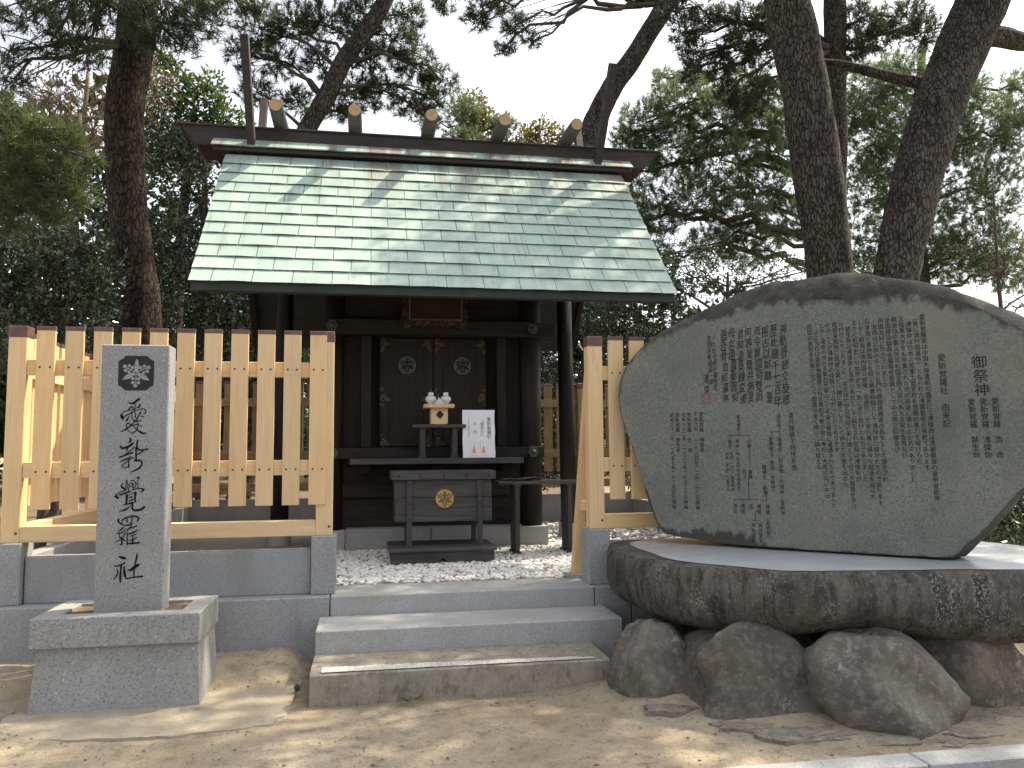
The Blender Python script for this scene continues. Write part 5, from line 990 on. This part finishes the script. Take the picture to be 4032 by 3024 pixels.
def cone(p, r, label):
    m = MB(); m.ball(p, r*.72, 10, 7)
    for k in range(44):
        z = -1+2*(k+.5)/44; a = k*2.4; q = math.sqrt(1-z*z); c = Vector(p)+Vector((math.cos(a)*q, math.sin(a)*q, z))*r*.72; d = Vector((math.cos(a)*q, math.sin(a)*q, z+.25)).normalized(); s_ = d.cross(Vector((0, 0, 1))).normalized()
        m.add([c-s_*r*.26, c+s_*r*.26, c+d*r*.42+s_*r*.14, c+d*r*.42-s_*r*.14], [(0, 1, 2, 3)])
    tag(add('pine_cone', m, 'twig'), label, 'pine cone')
cone((-1.12, 6.78, .505), .032, 'dark pine cone lying on the gravel behind the stone panel of the front fence')
cone((-.42, 5.32, .05), .022, 'small dark pine cone on the sand beside the lowest step')

# ------------------------------------------------------------------ trees
def unit(v): return v/(np.linalg.norm(v, axis=-1, keepdims=True)+1e-9)
def in_blob(c, n, shell=.35):
    d = unit(rng.standard_normal((n, 3))); r = shell+(1-shell)*rng.uniform(0, 1, n)**.6
    off = d*r[:, None]; R3 = np.array([c[3], max(c[3], c[4])*.9, c[4]])
    return np.array(c[:3])+off*R3, off
def needle_crown(blobs, dens, L=.165, wd=.010, per=26, up=.45, droop=0.):
    PV = []
    tips = []
    for c in blobs:
        vol = c[3]*c[4]*max(c[3], c[4]); n = max(12, int(3.0*dens*vol**.72)); P, off = in_blob(c, n)
        d = unit(off+np.array([0, 0, up-droop])+.45*rng.standard_normal((n, 3))); tips.append((c, P))
        k = per; B = P[:, None, :]+d[:, None, :]*rng.uniform(-.10, .02, (n, k, 1)); nd = unit(d[:, None, :]*rng.uniform(.3, 1.2, (n, k, 1))+unit(rng.standard_normal((n, k, 3)))*.75)
        l = L*rng.uniform(.7, 1.1, (n, k, 1)); s = unit(np.cross(nd, rng.standard_normal((n, k, 3))))*wd
        PV.append(np.stack([B-s*.5, B+s*.5, B+nd*l], 2).reshape(-1, 3))
    V = np.concatenate(PV); return V, np.arange(len(V)).reshape(-1, 3), tips
def leaf_crown(blobs, dens, L=.07, wd=.032, shell=.45):
    PV = []; tips = []
    for c in blobs:
        vol = c[3]*c[4]*max(c[3], c[4]); m = max(10, int(1.5*dens*vol**.7/7)); P, off = in_blob(c, m, shell); tips.append((c, P)); k = 7
        B = P[:, None, :]+.06*rng.standard_normal((m, k, 3)); d = unit(off[:, None, :]+.9*rng.standard_normal((m, k, 3))+np.array([0, 0, .15])); s = unit(np.cross(d, rng.standard_normal((m, k, 3)))); nn = np.cross(d, s)
        l = L*rng.uniform(.7, 1.25, (m, k, 1)); q = wd*rng.uniform(.8, 1.2, (m, k, 1))*.5
        PV.append(np.stack([B, B+d*l*.5+s*q+nn*q*.3, B+d*l, B+d*l*.5-s*q+nn*q*.3], 2).reshape(-1, 3))
    V = np.concatenate(PV); n = len(V)//4; b = (np.arange(n)*4)[:, None]; return V, np.concatenate([b+np.array([0, 1, 2]), b+np.array([0, 2, 3])]), tips
def bent(p, q, sag, n=6, jit=.06, seed=0):
    P = []; rr = random.Random(seed)
    for i in range(n+1):
        t = i/n; v = Vector(p).lerp(Vector(q), t); v.z += sag*math.sin(math.pi*t); 
        if 0 < i < n: v += Vector((rr.uniform(-1, 1), rr.uniform(-1, 1), rr.uniform(-1, 1)))*jit
        P.append(v)
    return P
def tree(name, label, cat, trunk, blobs, mat, dens, barkm='bark', leaf=False, limb_r=.045, twigs=14, limb_n=None, group=None, trunk_n=22, twigm='twig', limb_from=.25, limb_dz=-.5, lean_limbs=(), **kw):
    """trunk: (x, y, z, r) up the stem; blobs: (x, y, z, rx, rz) foliage masses"""
    t = thing(name, trunk[0][:3], label, cat, group)
    T = catm(trunk); r_ = [p[3] for p in T]
    add('trunk', MB().tube([p[:3] for p in T], r_, trunk_n, rough=.09 if trunk_n > 12 else .12, rs=3.5), barkm, t, smooth=True)
    V, F, tips = (leaf_crown if leaf else needle_crown)(blobs, dens, **kw)
    tri_mesh('crown', V, F, mat, t, trunk[0][:3])
    for i, (c, P) in enumerate(tips):
        # attach to the stem a little below the blob
        best = min(T[int(len(T)*limb_from):], key=lambda p: (p[0]-c[0])**2+(p[1]-c[1])**2+1.6*(p[2]-(c[2]+limb_dz+(.9*math.sin(i*2.4) if limb_dz > 0 else 0)))**2)
        dist = math.dist(best[:3], c[:3]); m = MB(); lr = min(best[3]*.6, limb_r*(.5+.25*dist))
        path = bent(best[:3], c[:3], .12*dist*(1 if c[2] < best[2]+.3 else .4), max(4, int(dist*3)), .05+.03*dist, i+int(abs(c[0])*100))
        m.tube(path, [lr*(1-.75*k/(len(path)-1)) for k in range(len(path))], 7, rough=.15, rs=6)
        for k in range(min(twigs, len(P))):
            a = path[-1-(k % max(1, len(path)//2))]; b = Vector(P[k]); m.tube(bent(a, b, .03, 3, .03, k), [.010, .008, .006, .004], 4, cap=False)
        add('limb', m, twigm, t, smooth=True)
    for L_ in lean_limbs: add('limb', MB().tube([p[:3] for p in catm(L_)], [p[3] for p in catm(L_)], 12, rough=.12, rs=5), barkm, t, smooth=True)
    return t
def catm(P, sub=6):
    o = []; n = len(P)
    for i in range(n-1):
        p0, p1, p2, p3 = P[max(i-1, 0)], P[i], P[i+1], P[min(i+2, n-1)]
        for k in range(sub):
            t = k/sub; o.append(tuple(.5*((2*p1[j])+(-p0[j]+p2[j])*t+(2*p0[j]-5*p1[j]+4*p2[j]-p3[j])*t*t+(-p0[j]+3*p1[j]-3*p2[j]+p3[j])*t**3) for j in range(4)))
    return o+[tuple(P[-1])]
def down(p, z, dx=0., dy=0., k=1.08): return (p[0]+dx, p[1]+dy, z, p[3]*k)
PG = 'pine trees round the shrine'
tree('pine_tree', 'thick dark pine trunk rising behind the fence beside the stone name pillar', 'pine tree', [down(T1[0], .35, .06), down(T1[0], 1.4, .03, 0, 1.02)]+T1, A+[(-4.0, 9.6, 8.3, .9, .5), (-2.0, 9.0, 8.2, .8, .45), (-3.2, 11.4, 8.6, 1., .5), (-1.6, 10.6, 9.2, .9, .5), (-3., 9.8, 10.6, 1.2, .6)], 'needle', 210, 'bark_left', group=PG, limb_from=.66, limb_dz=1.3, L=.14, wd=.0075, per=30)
tree('pine_tree', 'leaning pine with tangled branches behind the end of the ridge with the tall fork', 'pine tree', [down(T2[0], .4, -.6), down(T2[0], 2.5, -.25)]+T2, G+[(.3, 13.4, 10.6, .9, .5), (1.2, 13.0, 11.6, .9, .5), (-.6, 13.8, 10.4, .8, .5), (-.5, 12.5, 10., .9, .5), (-2., 12., 10.2, .9, .5), (.6, 11.8, 10.2, .8, .4), (-1., 11., 9.8, .9, .4)], 'needle', 210, group=PG, twigs=22)  # last overhead crown masses are out of view, added to block skylight
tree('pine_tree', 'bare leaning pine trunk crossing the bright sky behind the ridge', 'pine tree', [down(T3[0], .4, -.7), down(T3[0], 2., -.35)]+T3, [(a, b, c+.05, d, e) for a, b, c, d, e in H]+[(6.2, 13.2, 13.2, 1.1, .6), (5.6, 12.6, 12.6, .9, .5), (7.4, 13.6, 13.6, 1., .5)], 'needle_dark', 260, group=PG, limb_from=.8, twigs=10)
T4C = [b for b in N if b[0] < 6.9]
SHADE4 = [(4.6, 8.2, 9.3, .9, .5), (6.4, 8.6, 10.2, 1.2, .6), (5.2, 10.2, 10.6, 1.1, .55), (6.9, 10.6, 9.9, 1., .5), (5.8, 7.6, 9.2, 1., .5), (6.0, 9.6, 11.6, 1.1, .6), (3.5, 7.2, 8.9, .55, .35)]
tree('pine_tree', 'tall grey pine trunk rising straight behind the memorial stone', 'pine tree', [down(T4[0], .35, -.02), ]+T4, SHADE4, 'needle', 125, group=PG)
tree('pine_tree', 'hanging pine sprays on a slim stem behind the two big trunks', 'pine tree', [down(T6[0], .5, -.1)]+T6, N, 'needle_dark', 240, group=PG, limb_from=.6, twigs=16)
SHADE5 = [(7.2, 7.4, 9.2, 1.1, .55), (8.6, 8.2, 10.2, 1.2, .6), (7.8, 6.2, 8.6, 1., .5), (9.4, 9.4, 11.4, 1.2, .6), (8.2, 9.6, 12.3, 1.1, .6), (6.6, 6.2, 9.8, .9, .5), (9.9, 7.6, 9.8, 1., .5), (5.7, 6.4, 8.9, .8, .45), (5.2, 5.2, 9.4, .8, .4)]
tree('pine_tree', 'thick forked pine trunk leaning outward behind the memorial stone', 'pine tree', [down(T5[0], .4, -.15), ]+T5, SHADE5+[(4.5, 6.2, 9.6, .9, .5), (4.7, 7.1, 9.6, .75, .4), (3.7, 6.1, 9.5, .8, .4), (5.6, 5.6, 9.2, .9, .45)], 'needle', 205, group=PG, lean_limbs=[[(7.62, 9., 6.7, .16), (8.1, 9.1, 6.95, .14), (8.9, 9.2, 7.0, .12), (9.8, 9.2, 7.6, .08)], [(7.3, 9., 6.15, .09), (6.9, 9.3, 6.35, .075), (6.3, 9.8, 6.75, .06), (5.6, 10.2, 6.95, .04)]])  # crown masses appended here are unseen, added to shade the sand and pad
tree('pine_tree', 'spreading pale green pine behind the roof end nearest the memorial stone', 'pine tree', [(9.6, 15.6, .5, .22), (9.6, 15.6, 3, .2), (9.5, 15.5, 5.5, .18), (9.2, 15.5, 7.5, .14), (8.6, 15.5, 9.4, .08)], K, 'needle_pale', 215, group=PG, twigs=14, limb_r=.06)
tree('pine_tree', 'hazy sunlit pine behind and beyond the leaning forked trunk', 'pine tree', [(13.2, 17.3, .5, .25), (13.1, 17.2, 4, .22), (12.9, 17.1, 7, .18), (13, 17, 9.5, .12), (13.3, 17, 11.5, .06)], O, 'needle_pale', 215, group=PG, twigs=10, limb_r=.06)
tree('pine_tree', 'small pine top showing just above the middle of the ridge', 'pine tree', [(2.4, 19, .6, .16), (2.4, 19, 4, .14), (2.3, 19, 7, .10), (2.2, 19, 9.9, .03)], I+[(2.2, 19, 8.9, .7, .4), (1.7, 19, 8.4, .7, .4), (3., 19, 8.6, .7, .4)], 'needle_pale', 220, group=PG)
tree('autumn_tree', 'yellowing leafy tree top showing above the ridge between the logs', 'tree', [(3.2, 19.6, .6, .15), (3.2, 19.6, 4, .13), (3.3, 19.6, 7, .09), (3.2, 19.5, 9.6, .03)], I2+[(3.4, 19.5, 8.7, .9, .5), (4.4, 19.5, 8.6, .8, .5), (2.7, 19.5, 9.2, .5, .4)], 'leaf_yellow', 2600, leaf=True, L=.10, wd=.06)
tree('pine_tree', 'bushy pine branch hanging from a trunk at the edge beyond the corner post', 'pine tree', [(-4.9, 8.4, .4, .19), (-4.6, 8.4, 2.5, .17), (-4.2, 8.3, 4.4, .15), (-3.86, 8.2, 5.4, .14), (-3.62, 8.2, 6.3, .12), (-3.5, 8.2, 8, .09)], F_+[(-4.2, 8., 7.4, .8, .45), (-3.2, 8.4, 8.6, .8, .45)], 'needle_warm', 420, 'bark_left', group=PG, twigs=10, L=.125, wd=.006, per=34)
EG = 'evergreen trees behind the fence'
tree('evergreen_tree', 'bright green leafy evergreen tree catching the sun above the roof end', 'tree', [(-3.5, 15.7, .5, .14), (-3.5, 15.7, 3, .12), (-3.4, 15.6, 6, .09), (-3.2, 15.5, 8.2, .04)], C+[(-3.6, 15.5, 6.8, .6, .4), (-3.0, 15.5, 7.1, .6, .4), (-4.2, 15.5, 7.7, .5, .5)], 'leaf_bright', 2300, leaf=True, L=.12, wd=.05, group=EG)
tree('camellia_tree', 'glossy dark evergreen bush shining above the corner of the fence', 'shrub', [(-3.5, 9.7, .4, .06), (-3.45, 9.7, 1.8, .05), (-3.4, 9.65, 3, .035), (-3.4, 9.6, 3.9, .015)], B+[(-3.6, 9.6, 2.7, .5, .4), (-3.0, 9.5, 2.6, .4, .35), (-4.2, 9.6, 3.2, .4, .5)], 'leaf_glossy', 3400, leaf=True, L=.075, wd=.036, group=EG, barkm='twig')
tree('evergreen_tree', 'dense dark evergreen filling the shade between the thick trunk and the roof', 'tree', [(-2.6, 13.0, .4, .12), (-2.55, 13, 2.5, .1), (-2.5, 12.9, 4.5, .07), (-2.5, 12.8, 6, .03)], Dk[:7]+[(-2.9, 12.9, 2.9, .7, .5), (-2.0, 12.9, 2.7, .7, .5), (-1.2, 13, 2.6, .7, .6), (-.3, 13.2, 2.5, .6, .6), (-1.5, 13, 3.7, .5, .5)], 'leaf_dark', 2300, leaf=True, L=.085, wd=.04, group=EG, barkm='twig')
tree('evergreen_tree', 'dark evergreen mass behind the camellia at the edge of the wood', 'tree', [(-4.4, 12.6, .4, .12), (-4.35, 12.6, 2.5, .1), (-4.3, 12.7, 4.5, .08), (-4.3, 12.8, 6.6, .03)], [Dk[7], (-4.6, 12.8, 4.2, .7, .6), (-3.6, 12.8, 4.2, .6, .6), (-5.0, 12.8, 5.6, .6, .6), (-3.7, 12.8, 3.2, .7, .6), (-5.0, 12.8, 3.2, .8, .7), (-3.5, 12.9, 6.1, .4, .5)], 'leaf_dark', 1900, leaf=True, L=.085, wd=.04, group=EG, barkm='twig')
tree('bare_tree', 'brown twiggy half bare tree high behind the thick dark trunk', 'tree', [(-5.0, 14.2, .5, .11), (-4.9, 14.2, 3, .09), (-4.75, 14.1, 5.5, .06), (-4.6, 14, 7.8, .03)], [(-4.55, 14., 7.0, .65, .6), (-5.2, 14., 7.3, .55, .6), (-3.9, 14., 6.8, .5, .5), (-4.6, 14, 8.2, .6, .5), (-5.6, 14., 6.4, .5, .5), (-3.6, 14., 7.7, .45, .45)], 'leaf_brown', 1500, leaf=True, L=.07, wd=.03, group=EG, barkm='twig_pale', twigm='twig_pale', twigs=40)
tree('evergreen_shrub', 'small leaved dark shrub behind the edge of the memorial stone', 'shrub', [(6.4, 13.8, .4, .09), (6.4, 13.8, 2, .08), (6.4, 13.7, 3.6, .06), (6.4, 13.6, 4.7, .02)], Pb+[(5.2, 13.9, 5.0, .55, .4), (6.0, 13.9, 5.1, .5, .35), (5.4, 13.7, 3.7, .6, .5), (6.3, 13.7, 3.6, .7, .5), (7.3, 13.7, 3.7, .7, .5)], 'leaf_dark', 1900, leaf=True, L=.055, wd=.03, group=EG, barkm='twig')
tree('evergreen_shrub', 'leafy shrubbery seen through the gap beside the dark shrine column', 'shrub', [(3.7, 13.9, .4, .08), (3.7, 13.9, 1.6, .07), (3.75, 13.8, 3, .05), (3.8, 13.6, 4.1, .02)], S_+[(2.6, 13.8, 2.2, .5, .6), (4.6, 13.8, 2.0, .6, .6), (2.9, 13.8, 3.9, .5, .4), (4.9, 13.7, 3.2, .5, .6), (4.4, 13.9, 4.7, .6, .5), (5.2, 13.8, 4.3, .5, .5), (3.2, 14., 4.4, .6, .5), (3.6, 13.9, 1.3, .7, .5), (4.7, 13.9, 1.4, .7, .5), (2.7, 14, 1.3, .6, .5)], 'leaf_dark', 2300, leaf=True, L=.075, wd=.035, group=EG, barkm='twig')
tree('evergreen_shrub', 'low dark bush in the shade past the end of the rock slab', 'shrub', [(6.5, 7.6, .5, .04), (6.5, 7.6, .7, .035), (6.5, 7.5, .9, .025), (6.5, 7.4, 1.1, .01)], Rb+[(5.3, 6.3, .5, .4, .3), (5.9, 6.2, .5, .45, .3), (6.5, 6.4, .55, .45, .35), (5.5, 6.6, .8, .35, .3), (5.9, 6.9, .85, .4, .35), (6.6, 7.0, 1.2, .45, .4), (6.9, 7.2, .7, .45, .35), (6.1, 7.3, 1.2, .4, .35), (5.6, 7.2, .75, .35, .3), (5.2, 6.9, .55, .3, .25), (7.3, 7.6, 1.1, .45, .4), (6.0, 7.8, 1.0, .4, .4)], 'leaf_dark', 4200, leaf=True, L=.06, wd=.03, group=EG, barkm='twig', twigs=8)
tree('bare_tree', 'thin sparse sapling with fine twigs beyond the rounded shoulder of the memorial stone', 'tree', [(11.2, 12.6, .6, .05), (11.2, 12.6, 2.5, .045), (11.1, 12.6, 4.2, .035), (11., 12.5, 6.2, .012)], [(11.1, 12.5, 4.6, .7, .5), (11.7, 12.5, 5.2, .6, .5), (10.6, 12.5, 5.1, .5, .45), (11.5, 12.5, 4.0, .6, .4), (12.2, 12.5, 4.5, .5, .5)], 'leaf_brown', 240, leaf=True, L=.05, wd=.025, group=EG, barkm='twig', twigs=30)
# far wood closing the view under the crowns
V = []; Fs = []; nb = 0
bl = [(x+random.uniform(-1, 1), 30+random.uniform(-3, 5), 1.2+random.uniform(0, 2.6), 1.7, 1.5) for x in np.arange(-26, 34, 1.5) for _ in range(2)]
bl += [(x+random.uniform(-.5, .5), 24+random.uniform(-2, 3), 2.5+random.uniform(0, 4.), 1.3, 1.3) for x in np.arange(-16, 2, 1.3) for _ in range(2)]
bl += [(x+random.uniform(-.5, .5), 21+random.uniform(-2, 3), random.uniform(2.5, 9.2 if x < -6.5 else 7.), 1.3, 1.3) for x in np.arange(-17, -2.2, .8) for _ in range(4)]
bl += [(x+random.uniform(-.5, .5), 24+random.uniform(-2, 3), random.uniform(1.2, 6.2), 1.2, 1.1) for x in np.arange(2.5, 11.5, .9) for _ in range(3)]
V, Fc, _ = leaf_crown(bl, 165, L=.34, wd=.17)
tag(tri_mesh('far_wood', V, Fc, 'leaf_dark', None, (0, 30, 0)), 'dark far wood closing the view under the pine crowns', 'wood', kind='stuff')
